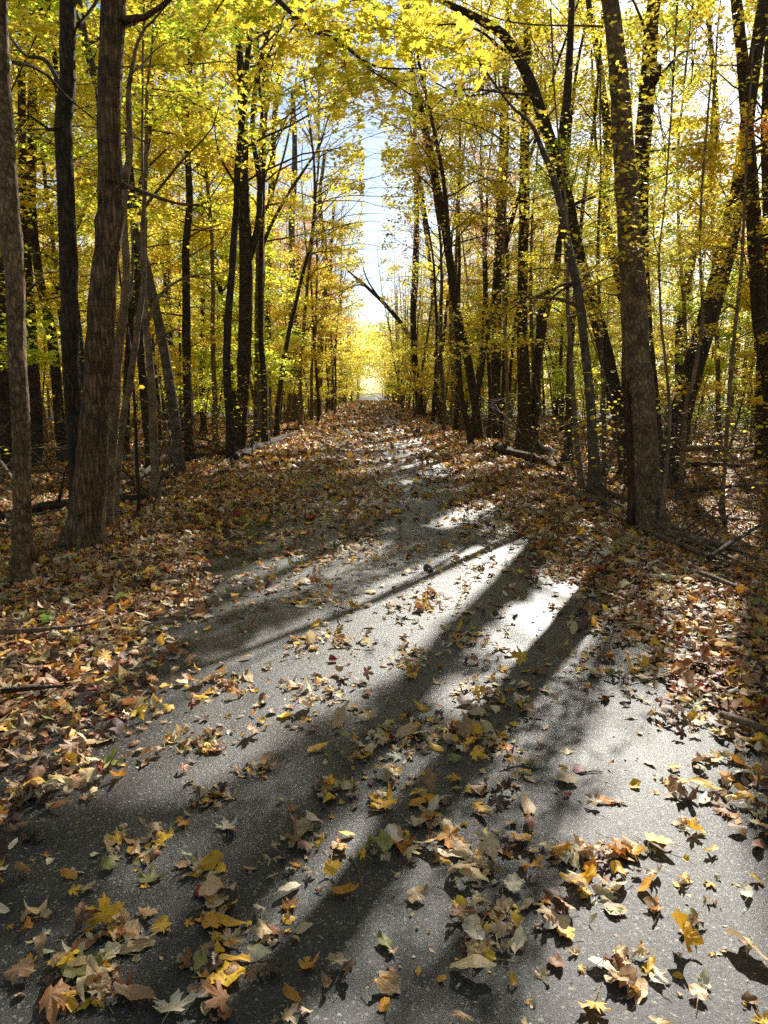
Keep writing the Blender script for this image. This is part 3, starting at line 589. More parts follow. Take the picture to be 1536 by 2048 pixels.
hero("the trunk bowed across the path", "thin dark trunk bowed far left across the path, bare at its tip", [(886, 795, 10), (872, 750, 10), (852, 725, 10), (830, 690, 10), (812, 660, 9), (790, 631, 9), (764, 602, 8), (748, 587, 7), (730, 570, 6), (712, 555, 5), (695, 540, 3)], M_DARK, 'rust', H=3, z0=50, nb=0, base=828,
     branches=[(.3, [(735, 573, 4), (715, 570, 3), (690, 580, 2)]), (.3, [(760, 598, 4), (735, 560, 3), (722, 520, 2)])])
hero("the pair's left stem", "pale sapling, left stem of the close pair at the leaning black tree", [(909, 858, 13), (908, 800, 11), (906, 730, 10), (902, 640, 9), (900, 520, 7), (893, 380, 5)], M_PALE, 'yellow', H=9, z0=3.2, reach=2.4, nb=18, crown_kw=UND, size=.08)
hero("the pair's right stem", "pale sapling, right stem of the close pair at the leaning black tree", [(926, 866, 12), (921, 810, 10), (915, 755, 9), (911, 660, 8), (912, 540, 7), (918, 400, 5)], M_PALE, 'gold', H=9, z0=2.6, reach=2.6, nb=20, crown_kw=UND, size=.08)
hero("the thin far-right pole", "tall thin pale pole nearest the right edge of the wood", [(1442, 1028, 8), (1450, 940, 8), (1456, 850, 8), (1466, 716, 8), (1476, 620, 7), (1485, 540, 7), (1492, 400, 5), (1498, 250, 4)], M_PALE, 'gold', H=7, z0=3, reach=1.6, nb=9, size=.07)
hero("the kinked sapling", "pale kinked sapling in front of the thick trunk leaning right", [(1358, 995, 9), (1364, 920, 9), (1368, 840, 8), (1372, 800, 8), (1385, 760, 8), (1393, 716, 8), (1405, 640, 7), (1400, 520, 5)], M_PALE, 'yellow', H=6.5, z0=2.8, reach=1.8, nb=10, size=.07)
hero("the thin greenish stem", "thin greenish stem rising from the foot of the big scaly trunk", [(1318, 1072, 11), (1322, 1026, 9), (1332, 940, 8), (1338, 850, 7), (1333, 760, 6), (1322, 650, 5), (1318, 520, 4), (1330, 380, 3)], M_PALE, 'gold', H=5.5, z0=2.6, reach=1.5, nb=9, size=.065)
hero("the knobbly trunk", "knobbly dark trunk seen behind the thick trunk leaning right", [(1362, 868, 22), (1362, 780, 20), (1360, 674, 19), (1376, 560, 17), (1392, 491, 14), (1412, 405, 12), (1426, 305, 13), (1432, 220, 11), (1424, 118, 10), (1412, 0, 9)], M_DARK, 'lime', H=17, z0=4, reach=4, nb=20)
hero("the crooked trunk", "crooked dark trunk swinging left behind the big scaly trunk", [(1256, 905, 20), (1252, 760, 18), (1252, 640, 18), (1242, 575, 18), (1220, 480, 19), (1207, 423, 22), (1213, 350, 18), (1216, 270, 18), (1206, 186, 15), (1193, 90, 13), (1180, 20, 11)], M_DARK, 'yellow', H=16, z0=5, reach=3.5, nb=18,
     branches=[(-.2, [(1208, 330, 7), (1193, 300, 6), (1188, 200, 5), (1183, 100, 4)])])
hero("the right-margin trunk", "dark straight trunk cut by the photo's right edge, deep in the wood", [(1524, 922, 24), (1524, 800, 22), (1528, 650, 22), (1536, 450, 20), (1532, 250, 19), (1540, 60, 18)], M_DARK, 'gold', H=16, z0=3.5, reach=3.5, nb=18)
hero("the thin grey pole", "thin grey pole standing left of the big scaly trunk", [(1206, 962, 9), (1208, 860, 8), (1205, 740, 8), (1200, 620, 7), (1196, 480, 6), (1200, 350, 4)], M_GREY, 'gold', H=8, z0=3.3, reach=2.0, nb=12, size=.08)
hero("the thin pale pole", "thin pale pole in front of the flared double trunk", [(1015, 898, 8), (1014, 800, 7), (1012, 700, 7), (1006, 560, 6), (1010, 420, 5)], M_PALE, 'yellow', H=9, z0=3, reach=2.3, nb=16, size=.08)
# shade trees whose shadows cross the path, just beyond the right edge
def offside(short, label, x, y, r, tone, H, z0, nb, reach, dens):
    q = np.array([x, y, 0.]); u, v, d = project(q[None])
    rng = np.random.default_rng(int(abs(x*100))); z = float(ground_z(x, y)); P = wander(rng, (x, y, z-.08), (rng.normal(0, .03), 0, 1), H, 24, .02); R = np.linspace(r, .02, 25)
    S_ = spline(np.c_[P, R], .2); o = thing('tree', label, 'tree', (x, y, z)); mb = MB(); tube(mb, S_[:, :3], S_[:, 3], 12, 0, .05, rng); mb.build("trunk", M_GREY, o, (x, y, z))
    crown(rng, S_[:, :3], S_[:, 3], z0, H, reach, nb, 7, tone, dens=dens).build("crown", [M_TWIG, M_LEAF], o, (x, y, z), pig=True)
    HERO.append(dict(o=o, x=x, y=y, short=short, px=float(u[0]), P=S_[:, :3], R=S_[:, 3]))
offside("b", "grey tree outside the right margin beyond the bank", 8.0, 11.5, .14, 'yellow', 17, 5, 22, 4.2, 1.6)
offside("c", "second grey tree outside the right margin, farther from the path", 12.0, 16.5, .14, 'gold', 18, 5, 22, 4.2, 1.4)
offside("d", "near grey tree outside the right margin shading the near asphalt", 6.3, 4.6, .13, 'yellow', 14, 4.5, 20, 3.6, 1.6)
print("heroes", len(HERO))
NH = len(HERO)

# ------------------------------------------------------------------ near bough hanging over the path, part of the furrowed tree
def bough():
    rng = np.random.default_rng(77); h = HERO[2]; B = np.array(h['o'].location)
    tr = h['P'][np.argmin(np.abs(h['P'][:, 2]-5.3))]
    def q(px, py, Y, w): p = at_depth(px, py, Y); return [*p, w]
    main = np.array([[*tr, .05], q(430, -120, 7.4, .035), q(556, 0, 6.9, .022), q(620, 58, 6.6, .018), q(680, 82, 6.3, .014), q(720, 118, 6.1, .011), q(775, 137, 5.9, .008), q(840, 136, 5.7, .004)])
    subs = [[q(720, 118, 6.1, .008), q(740, 140, 6.0, .007), q(800, 175, 5.8, .005), q(850, 215, 5.6, .003)], [q(684, 86, 6.3, .006), q(690, 130, 6.3, .005), q(700, 180, 6.3, .003), q(707, 205, 6.3, .002)],
            [q(640, 62, 6.5, .008), q(720, 60, 6.2, .006), q(800, 60, 5.6, .005), q(880, 85, 5.1, .003), q(945, 125, 4.8, .002)], [q(600, 40, 6.7, .008), q(560, 90, 6.9, .006), q(540, 150, 7.0, .004), q(560, 200, 7.0, .002)],
            [q(620, 58, 6.6, .008), q(660, 20, 6.4, .006), q(720, 0, 6.2, .004), q(800, 30, 5.9, .002)], [q(680, 82, 6.3, .006), q(640, 130, 6.5, .005), q(620, 180, 6.5, .004), q(650, 225, 6.4, .002)],
            [q(500, -60, 7.1, .012), q(440, 10, 7.3, .008), q(400, 80, 7.4, .005), q(380, 150, 7.5, .003)]]
    mb = MB(); ss = spline(main, .15); tube(mb, ss[:, :3], ss[:, 3], 8, 0, .03, rng)
    pts = []
    for s in subs:
        a = spline(np.array(s), .1); tube(mb, a[:, :3], a[:, 3], 5, 0, closed=False)
        for k in range(len(a)):
            for _ in range(4):
                if rng.random() < .9:
                    tw = wander(rng, a[k, :3], (rng.normal(), rng.normal(), rng.normal(0, .25)), rng.uniform(.15, .55), 4, .15)
                    tube(mb, tw, np.linspace(.0025, .001, 5), 3, 0, closed=False)
                    m = rng.integers(2, 8); t = rng.random(m)*4; kk = t.astype(int); f = (t-kk)[:, None]
                    pts.append(tw[kk]*(1-f)+tw[kk+1]*f+rng.normal(0, .04, (m, 3)))
    P = np.vstack(pts); n = len(P); X, Y = ground_hit(P)
    pg = tone_pig(rng, n, 'yellow')
    leaves(mb, T_MAPLE2, P-np.array([0, 0, .03]), .095*rng.uniform(.6, 1.15, n), rng, curl=.6, ruffle=.05, tilt=.6, pig=pg, mat=1)
    print('bough leaves', n)
    mb.build("branch", [M_DARK, M_LEAF], h['o'], B, pig=True)['label'] = "long bough hanging over the path with large yellow maple leaves"
bough()

# ------------------------------------------------------------------ the rest of the wood, tree by tree
def variant(kind, seed, tone):
    rng = np.random.default_rng(seed)
    if kind == 'over':
        H = rng.uniform(15, 19); P = wander(rng, (0, 0, -.1), (rng.normal(0, .05), rng.normal(0, .05), 1), H, 26, .035); R = np.linspace(.10, .015, 27); R[0] *= 1.4
        z0, reach, nb, per, kw = rng.uniform(4.5, 7), 4.1, 30, 7, dict(shape='round')
    elif kind == 'under':
        H = rng.uniform(7, 10); P = wander(rng, (0, 0, -.1), (rng.normal(0, .08), rng.normal(0, .08), 1), H, 20, .05); R = np.linspace(.038, .008, 21)
        z0, reach, nb, per, kw = rng.uniform(1.2, 2.2), 2.6, 24, 7, dict(up_=(0, .45), flat=.06)
    else:   # nearly bare
        H = rng.uniform(13, 17); P = wander(rng, (0, 0, -.1), (rng.normal(0, .05), rng.normal(0, .05), 1), H, 26, .04); R = np.linspace(.085, .015, 27); R[0] *= 1.3
        z0, reach, nb, per, kw = 5, 3.2, 28, 12, dict(up_=(.3, .9), shape='round')
    S_ = spline(np.c_[P, R], .3)
    return dict(P=S_[:, :3], R=S_[:, 3], z0=z0, H=H, reach=reach, nb=nb, per=per, kw=kw, tone=tone, kind=kind, seed=seed,
                trunk=None, crown=None, dens={'over': 1.0, 'under': 1.35, 'bare': .14}[kind])
def trunk_mesh(v, m):
    mb = MB(); tube(mb, v['P'], v['R'], 9, 0, .06, np.random.default_rng(v['seed'])); return mb.build("trunk", m, link=False)
def crown_mesh(v, off=None, rot=0, T=T_KITE, dens=1.0, toward=False):
    P = v['P']
    if off is not None:
        c_, s_ = math.cos(rot), math.sin(rot); P = P@np.array([[c_, s_, 0], [-s_, c_, 0], [0, 0, 1]])+np.array(off)
    rng = np.random.default_rng(v['seed']+50)
    kw = dict(v['kw'])
    if toward: kw['azf'] = lambda r: r.normal(0 if off[0] < 0 else math.pi, .75) if r.random() < .7 else r.uniform(0, 6.28); v = dict(v, reach=5.0)
    mb = crown(rng, P, v['R'], v['z0'], v['H'], v['reach'], v['nb'], v['per'], v['tone'], T=T, size=.115, dens=v['dens']*dens, carve=off is not None, sides=3, **kw)
    return mb
VAR = []
for k, (kind, tone, n) in enumerate([('over', 'yellow', 3), ('over', 'gold', 2), ('over', 'lime', 1), ('over', 'orange', 1), ('under', 'yellow', 3), ('under', 'gold', 2), ('under', 'lime', 2), ('bare', 'rust', 2)]):
    for j in range(n): VAR.append(variant(kind, 100+k*10+j, tone))
BM = [(M_DARK, 'dark'), (M_GREY, 'grey'), (M_DARK, 'dark'), (M_PALE, 'pale')]
rng = np.random.default_rng(2024)
spots = [(h['x'], h['y']) for h in HERO]
BG = [(-3.6, 14.2), (-3.3, 17.5), (-3.1, 22), (-3.4, 27), (-3.2, 34), (-3.3, 42), (3.7, 18.5), (3.3, 24.5), (3.5, 31), (3.2, 39)]; FORCED = set(BG)
BARE = [(2.7, 28), (-2.6, 37), (2.6, 46), (-2.5, 52), (2.9, 21.5)]; BG += BARE; spots += BG
def bars(x, y):      # would its stem's shadow fall across the sunny gaps of the near path?
    if x < 0 or y > 26: return False
    z = np.linspace(.3, 15, 50); return lit_at(x-z*SUN[0]/SUN[2], y-z*SUN[1]/SUN[2], NEAR_LIT).sum() > 2
BG = [q for q in BG if not bars(*q)]
tries = 0
while len(BG) < 246 and tries < 60000:
    tries += 1
    y = 10+math.sqrt(rng.random())*66 if rng.random() < .62 else rng.uniform(11, 34)
    lim = min(24, 5+y*.56); x = rng.uniform(3.3, lim)*rng.choice([-1, 1])
    if y > 26 and rng.random() < .25: x = rng.uniform(2.9, 5.0)*np.sign(x)
    if y < 14 and abs(x) < 4.6: continue
    dmin = 1.3 if y > 22 else 1.9
    if any((x-a)**2+(y-b)**2 < dmin*dmin for a, b in spots): continue
    if bars(x, y): continue
    spots.append((x, y)); BG.append((x, y))
BG.sort(key=lambda q: q[1])
uniq = 0
for i, (x, y) in enumerate(BG):
    r = rng.random()
    near_center = abs(x) < 6.5 and y > 20
    if near_center and rng.random() < (.5 if x > 0 else .25): pool = [v for v in VAR if v['kind'] == 'bare']
    elif r < (.45 if x < 0 or y > 30 else .40): pool = [v for v in VAR if v['kind'] == 'over']
    else: pool = [v for v in VAR if v['kind'] == 'under']
    if x > 6 and y > 20 and rng.random() < .45: pool = [v for v in pool if v['tone'] in ('lime', 'yellow')] or pool
    if -12 < x < -3 and 18 < y < 40 and rng.random() < .08: pool = [v for v in VAR if v['tone'] == 'orange']
    if (x, y) in FORCED: pool = [v for v in VAR if v['kind'] == 'over' and v['tone'] in ('yellow', 'gold')]
    if (x, y) in BARE: pool = [v for v in VAR if v['kind'] == 'bare']
    v = pool[rng.integers(len(pool))]
    m, mw = BM[rng.integers(4)]
    key = 'trunk_'+mw
    if key not in v: v[key] = trunk_mesh(v, m)
    z = float(ground_z(x, y)); rot = rng.uniform(0, 6.28); sc = rng.uniform(.8, 1.15)
    o = thing('tree', '', 'tree', (x, y, z), 'trees of the wood behind the bank trees')
    # trees whose shade reaches the near path, or that touch the slot over it, get a crown of their own
    la = x*math.cos(AZ)-y*math.sin(AZ)       # across the sun
    own = (x > 0 and -19 < la < 9 and y < 52) or (abs(x) < 4.2) or y < 14
    if own:
        uniq += 1
        t = bpy.data.objects.new("trunk", v[key]); COL.objects.link(t); t.parent = o; t.rotation_euler = (0, 0, rot)
        cmb = crown_mesh(v, (x, y, z), rot, T_MAPLE1 if y < 22 else T_KITE, 1.5, (x, y) in FORCED)
        cmb.build("crown", [M_TWIG, M_LEAF], o, (x, y, z), pig=True)
    else:
        if v['crown'] is None: v['crown'] = crown_mesh(v).build("crown", [M_TWIG, M_LEAF], link=False, pig=True)
        for nm, me in (("trunk", v[key]), ("crown", v['crown'])):
            t = bpy.data.objects.new(nm, me); COL.objects.link(t); t.parent = o
        o.rotation_euler = (0, 0, rot); o.scale = (sc, sc, sc)
    wide = {'over': 'tall', 'under': 'low-branched', 'bare': 'nearly leafless'}[v['kind']]
    BG[i] = (x, y, o, f"{wide} {mw}-barked", v['tone'], v['kind'])
print("background trees", len(BG), "own crowns", uniq)

def label_by_neighbour(items, fmt, cat_word):
    """items: (x, y, obj, look); each is described by the traced trunk it stands behind and its order there"""
    by = {}
    hp = [(h['px'], h) for h in HERO[:NH-3]]
    for it in items:
        u = float(project(np.array([[it[0], it[1], 0.]]))[0][0])
        same = [(abs(u-p), h) for p, h in hp if (h['x'] > 0) == (it[0] > 0)]
        h = min(same, key=lambda q: q[0])[1]; by.setdefault(h['short'], []).append((it, u < h['px']))
    for short, L in by.items():
        for side in (True, False):
            l2 = sorted([q[0] for q in L if q[1] == side], key=lambda q: q[1])
            for k, it in enumerate(l2):
                w = 'left' if side else 'right'
                it[2]['label'] = f"{it[3]} {cat_word}, {ORD[k]} back {w} of {short}"
label_by_neighbour(BG, None, 'tree')

# leaf clusters added high on the right-hand trees to shade the near path
def added_shade_leaves():
    rng = np.random.default_rng(404); H = np.vstack(HITS); cs = .14
    x0, x1, y0, y1 = -5.2, 5.6, .4, 14.0; nx, ny = int((x1-x0)/cs), int((y1-y0)/cs)
    cnt = np.histogram2d(H[:, 0], H[:, 1], bins=(nx, ny), range=((x0, x1), (y0, y1)))[0]
    for _ in range(2):
        q = cnt.copy(); q[1:] += cnt[:-1]; q[:-1] += cnt[1:]; q[:, 1:] += cnt[:, :-1]; q[:, :-1] += cnt[:, 1:]; cnt = q/5
    cx, cy = np.meshgrid(x0+(np.arange(nx)+.5)*cs, y0+(np.arange(ny)+.5)*cs, indexing='ij')
    soft = vnoise(cx*1.4+7, cy*1.4, 31)
    need = np.where(lit_at(cx, cy), 0, np.clip(13-3*(soft > .66)-cnt, 0, 13))
    P = []
    n_ = rng.poisson(need); idx = np.repeat(np.arange(n_.size), n_.ravel())
    gx_, gy_ = cx.ravel()[idx]+rng.uniform(-.5, .5, len(idx))*cs, cy.ravel()[idx]+rng.uniform(-.5, .5, len(idx))*cs
    zz = 9.0+5*vnoise(gx_*.9+3, gy_*.7, 41)+rng.normal(0, .25, len(idx))
    zz = np.maximum(zz, 8.2+.22*gy_)
    k = ~lit_at(gx_, gy_); gx_, gy_, zz = gx_[k], gy_[k], zz[k]
    P = np.stack([gx_+SUN[0]*zz/SUN[2], gy_+SUN[1]*zz/SUN[2], zz], 1)
    T = [(x, y, o) for x, y, o, *_ in BG if x > 2.5 and 9 < y < 34]+[(h['x'], h['y'], h['o']) for h in HERO if h['x'] > 2.5]
    D = np.array([(t[0], t[1]) for t in T]); own_ = np.argmin(((P[:, None, :2]-D[None])**2).sum(-1), 1)
    print('shade leaves', len(P))
    for t in np.unique(own_):
        Q = P[own_ == t]; x, y, o = T[t]
        if len(Q) < 25: continue
        mb = MB(); c0 = Q[rng.integers(len(Q), size=max(2, len(Q)//700))]
        for q in c0:
            a = np.array([x, y, max(4, q[2]-2.5)]); m_ = (a+q)/2+np.array([0, 0, -.3]); ss = spline(np.array([a, m_, q]), .5); 
            if lit_at(*ground_hit(ss), NEAR_LIT).mean() < .25: tube(mb, ss, np.linspace(.016, .005, len(ss)), 4, 0, closed=False)
        leaves(mb, T_MAPLE1, Q, .10*rng.uniform(.6, 1.25, len(Q)), rng, curl=.7, tilt=.6, pig=tone_pig(rng, len(Q), 'yellow'), mat=1)
        B = np.array(o.location); c_ = mb.build("crown", [M_TWIG, M_LEAF], None, (0, 0, 0), pig=True); c_.parent = o  # added shading leaves, separate from the tree's own crown
        r_ = o.rotation_euler.z; c_.rotation_euler = (0, 0, -r_)
        c_.location = (-(B[0]*math.cos(r_)+B[1]*math.sin(r_))/o.scale[0], -(-B[0]*math.sin(r_)+B[1]*math.cos(r_))/o.scale[0], -B[2]/o.scale[0]); c_.scale = tuple(1/v for v in o.scale)
added_shade_leaves()

# ------------------------------------------------------------------ far-off wood: one mass
def far_wood():
    rng = np.random.default_rng(5); mb = MB(); P = []; pg = []; SZ = []
    for k in range(1430):
        if k < 760: y = rng.uniform(72, 235); x = rng.choice([-1, 1])*(3.2+rng.beta(.9, 2.0)*(56 if y < 150 else 46))
        else:
            y = rng.uniform(12, 74); x = rng.choice([-1, 1])*rng.uniform(24+max(0, y-38)*.1, 44+y*.3)
            if x < 0 and rng.random() < .45: continue
        if k >= 1270: y = rng.uniform(18, 76); x = rng.uniform(23+max(0, y-38)*.1, 42+y*.3)
        elif k > 1190: y = rng.uniform(-26, 3.2); x = rng.choice([-1, 1])*rng.uniform(4.6, 20)
        z = float(ground_z(x, y)); H = rng.uniform(11, 19); lean = rng.normal(0, .04)
        pp = np.array([[x, y, z-.2], [x+lean*H*.5+rng.normal(0, .15), y, H*.5], [x+lean*H*1.3, y, H]])
        r = rng.uniform(.05, .17); tube(mb, pp, [r*1.2, r*.8, r*.2], 5, 0, closed=False)
        for b in range(5):
            h = rng.uniform(.3, .95); p0 = pp[0]+(pp[2]-pp[0])*h; tube(mb, wander(rng, p0, (rng.normal(), rng.normal(), .6), rng.uniform(1, 3), 3, .1), [.03, .02, .012, .006], 3, 0, closed=False)
        dist = math.hypot(x, y); sz = min(.34, max(.14, dist*.0032)); m = int(rng.uniform(300, 600)*min(3, (.3/sz)**2)); low = rng.random() < .5
        c_ = rng.normal(0, 1, (m, 3)); nc = 20
        cl = rng.integers(0, nc, m); cc = rng.normal(0, 1, (nc, 3))*np.array([1.7, 1.7, 0]); zz = np.sort(rng.uniform(1.2 if low else 5, 8 if low else H+1, nc))
        Q = np.stack([x+cc[cl, 0]+c_[:, 0]*.6, y+cc[cl, 1]+c_[:, 1]*.6, zz[cl]+c_[:, 2]*.28], -1)
        if y < 105: Q = Q[np.abs(Q[:, 0]-.1) > (.8+.008*y)]
        else: Q = Q[~((np.abs(Q[:, 0]-.1) < 2.2) & (Q[:, 2] < 3.4))]
        tone = rng.choice(['yellow', 'gold', 'lime', 'rust', 'orange'], p=[.40, .25, .22, .09, .04])
        P.append(Q); pg.append(tone_pig(rng, len(Q), tone)); SZ.append(np.full(len(Q), sz))
        if abs(x) > 5:
            m2 = int(190*min(3, (.3/sz)**2)); Q = np.stack([x+rng.normal(0, 2.2, m2), y+rng.normal(0, 1.5, m2), z+np.abs(rng.normal(0, 1.0, m2))], -1); Q = Q[np.abs(Q[:, 0]) > 3.5]
            P.append(Q); pg.append(tone_pig(rng, len(Q), rng.choice(['shrub', 'rust', 'gold', 'lime']))*.8); SZ.append(np.full(len(Q), sz))
    # arch of crowns that closes over the far path
    for k in range(80):
        y = rng.uniform(85, 200); x = rng.normal(0, 2.6); cz = rng.uniform(5.0, 7+y*.04); m = 260
        Q = np.array([x, y, cz])+rng.normal(0, 1, (m, 3))*np.array([1.3, 1.6, .6]); Q = Q[Q[:, 2] > (3.6 if y < 150 else 2.8)]
        P.append(Q); pg.append(tone_pig(rng, len(Q), rng.choice(['yellow', 'gold', 'lime']))); SZ.append(np.full(len(Q), .3))
    for k in range(60):      # bushes where the path leaves the wood
        x, y = rng.uniform(-16, 16), rng.uniform(236, 262); m = 200; Q = np.array([x, y, rng.uniform(.3, 4.2)])+rng.normal(0, 1, (m, 3))*np.array([1.6, 1, .7])
        P.append(Q); pg.append(tone_pig(rng, m, rng.choice(['shrub', 'lime', 'rust']))); SZ.append(np.full(m, .35))
    P = np.vstack(P); pg = np.vstack(pg); SZ = np.concatenate(SZ)
    leaves(mb, T_FAR, P, SZ*rng.uniform(.6, 1.2, len(P)), rng, curl=.5, tilt=.6, pig=pg, mat=1)
    print('far leaves', len(P))
    o = mb.build("far_wood", [M_GREY, M_LEAF], pig=True); o['kind'] = 'stuff'
    o['label'] = "far-off yellow wood closing round the end of the path"
far_wood()

# ------------------------------------------------------------------ bare twiggy undergrowth and green shrubs
def twig_mesh(seed, h, n, r):
    rng = np.random.default_rng(seed); mb = MB()
    for k in range(n):
        P = wander(rng, (rng.normal(0, .08), rng.normal(0, .08), -.05), (rng.normal(0, .3), rng.normal(0, .3), 1), h*rng.uniform(.6, 1.1), 9, .12); tube(mb, P, np.linspace(r, .002, 10), 5, 0, closed=False)
        for _ in range(9):
            j = rng.integers(2, 9); d = np.array([rng.normal(), rng.normal(), .5+rng.normal(0, .3)]); Q = wander(rng, P[j], d, h*rng.uniform(.15, .4), 6, .18); tube(mb, Q, np.linspace(r*.5, .0012, 7), 3, 0, closed=False)
            for _ in range(2):
                i = rng.integers(1, 6); tube(mb, wander(rng, Q[i], d+rng.normal(0, .8, 3), h*rng.uniform(.06, .2), 4, .2), np.linspace(.0022, .001, 5), 3, 0, closed=False)
    return mb.build("stem", M_TWIG, link=False)
TW = [twig_mesh(300+i, [1.3, 2.2, 1.7, 3.2, 1.0, 2.6][i], [3, 1, 2, 1, 4, 1][i], [.006, .011, .008, .014, .005, .012][i]) for i in range(6)]
def leafy_add(seed, h, n, tone, size):
    rng = np.random.default_rng(seed); mb = MB()
    P = np.concatenate([np.array([math.cos(a)*rr, math.sin(a)*rr, z])[None] for a, rr, z in zip(rng.uniform(0, 6.28, 14), rng.uniform(0, h*.6, 14), rng.uniform(.25*h, h, 14))])
    pts = P[rng.integers(0, 14, n)]+rng.normal(0, 1, (n, 3))*np.array([.16, .16, .09])*h
    leaves(mb, T_KITE, pts, size*rng.uniform(.6, 1.2, n), rng, curl=.5, tilt=.5, pig=tone_pig(rng, n, tone)); return mb.build("foliage", M_LEAF, link=False, pig=True)
LF = [leafy_add(500, 1.6, 90, 'yellow', .07), leafy_add(501, 1.4, 50, 'gold', .06)]
GR = [leafy_add(600, 1.1, 420, 'shrub', .09), leafy_add(601, .8, 320, 'shrub', .08), leafy_add(602, 1.4, 420, 'lime', .08)]
rng = np.random.default_rng(99); BR = []
while len(BR) < 130:
    y = 6.5+rng.random()**1.3*26; x = rng.choice([-1, 1])*(2.9+rng.random()**1.2*min(10, y*.5))
    if y < 9 and abs(x) < 3.6: continue
    o = thing('bare_shrub', '', 'shrub', (x, y, float(ground_z(x, y))), 'bare undergrowth shrubs among the trunks'); o.rotation_euler = (0, 0, rng.uniform(0, 6.28))
    o.scale = (1.3, 1.3, 1.2); i = rng.integers(6); t = bpy.data.objects.new("stem", TW[i]); COL.objects.link(t); t.parent = o
    look = ['bare many-stemmed', 'bare single-stemmed', 'bare spreading', 'tall bare wispy', 'low bare tangled', 'bare thin upright'][i]
    if rng.random() < .35:
        t = bpy.data.objects.new("foliage", LF[rng.integers(2)]); COL.objects.link(t); t.parent = o; look = look.replace('bare', 'sparsely leaved')
    BR.append((x, y, o, look))
label_by_neighbour(BR, None, 'shrub')
GS_ = [(600, 820, 1.0), (570, 835, .8), (665, 815, 1.0), (690, 805, .9), (618, 842, .7), (560, 800, 1.2), (1400, 868, .9), (1460, 872, 1.0), (1345, 862, .8), (1500, 862, 1.1), (545, 838, .8), (705, 800, .8), (800, 800, .7)]
gwords = ["beside the sunlit orange-brown trunk", "at the foot of the brown flared trunk", "farther along the path edge past the orange-brown trunk", "just before the far tunnel of trees", "small one below the orange-brown trunk",
          "tall one behind the short dark leaning trunk", "behind the thick trunk leaning right", "between the right-hand poles in the wood", "lowest one behind the big scaly trunk", "nearest the photo's right edge", "by the grey-brown trunk's foot",
          "last on the path's left side", "on the path's right side far ahead"]
for (px, py, s), w in zip(GS_, gwords):
    q = on_ground(px, py); o = thing('green_shrub', 'leafy green shrub '+w, 'shrub', q, 'green shrubs in the wood'); k = int(px) % 3; o.scale = (s, s, s); o.rotation_euler = (0, 0, px)
    for nm, me in (("stem", TW[4]), ("foliage", GR[k])):
        t = bpy.data.objects.new(nm, me); COL.objects.link(t); t.parent = o

# ------------------------------------------------------------------ fallen wood
def log(name, label, pts, m=M_DEAD, stubs=3, dz=.5, seed=0, cat='log', group=None, sides=10, hop=None):
    """pts: (px, py, radius m) on the ground; hop: heights above it"""
    rng = np.random.default_rng(seed+900); Q = []
    for i, (x, y, r) in enumerate(pts):
        r = r*1.35; g_ = on_ground(x, y); Q.append([g_[0], g_[1], g_[2]+r*dz+.07+(hop[i] if hop else 0), r])
    S_ = spline(np.array(Q), .1); S_[:, :3] += np.cumsum(rng.normal(0, .004, (len(S_), 3)), 0)*np.array([1, 1, .3])
    B = S_[0, :3].copy(); mb = MB(); tube(mb, S_[:, :3], S_[:, 3], sides, 0, .09, rng)
    o = mb.build(name, m, None, B); tag(o, label, cat, group)
    for _ in range(stubs):
        j = rng.integers(1, len(S_)-1); mb = MB(); d = np.array([rng.normal(), rng.normal(), abs(rng.normal())*.6+.1])
        L = rng.uniform(.3, 1.1); P = wander(rng, S_[j, :3], d, L, 7, .2); tube(mb, P, np.linspace(S_[j, 3]*.4, .002, 8), 5, 0)
        for _ in range(2): tube(mb, wander(rng, P[rng.integers(2, 6)], d+rng.normal(0, .8, 3), L*.4, 4, .2), np.linspace(.005, .0012, 5), 3, 0, closed=False)
        c_ = mb.build("side_twig", m, None, (0, 0, 0)); c_.parent = o; c_.location = (-B[0], -B[1], -B[2])
    return o
log('fallen_branch', "dark arched fallen branch curving over the left bank's leaves", [(225, 1005, .035), (330, 935, .045), (365, 905, .04), (410, 905, .035), (450, 915, .028), (478, 935, .012)], M_DARK, 6, seed=1, cat='branch', hop=[0, .2, .35, .35, .2, 0])
log('fallen_branch', "crooked fallen branch under the arched one on the left bank", [(330, 965, .04), (355, 935, .035), (375, 915, .03), (430, 900, .015)], M_DARK, 4, seed=2, cat='branch', hop=[0, .1, .22, .1])
log('fallen_log', "long dark log lying behind the pale edge trunk and furrowed tree", [(0, 1050, .06), (60, 1035, .065), (140, 1020, .06)], M_DARK, 1, seed=3)
log('fallen_log', "dark log between the slanting sapling and the lone pale sapling", [(236, 1008, .04), (275, 1010, .04), (312, 1000, .03), (345, 985, .02)], M_DARK, 2, seed=4)
log('fallen_branch', "thin fallen stick crossing the left bank near the green seedling", [(0, 1290, .012), (90, 1285, .011), (170, 1275, .007), (225, 1262, .004)], M_DEAD, 0, seed=5, cat='branch')
log('fallen_branch', "short dark stick in the sunlit leaves at the left margin", [(0, 1415, .010), (70, 1405, .009), (130, 1400, .005)], M_DARK, 0, seed=6, cat='branch')
log('fallen_branch', "broken pale branch propped against the pale edge trunk", [(70, 1130, .03), (48, 1075, .025), (15, 1035, .02), (-30, 1010, .012)], M_DEAD, 4, seed=7, cat='branch', hop=[0, .45, .8, .9])
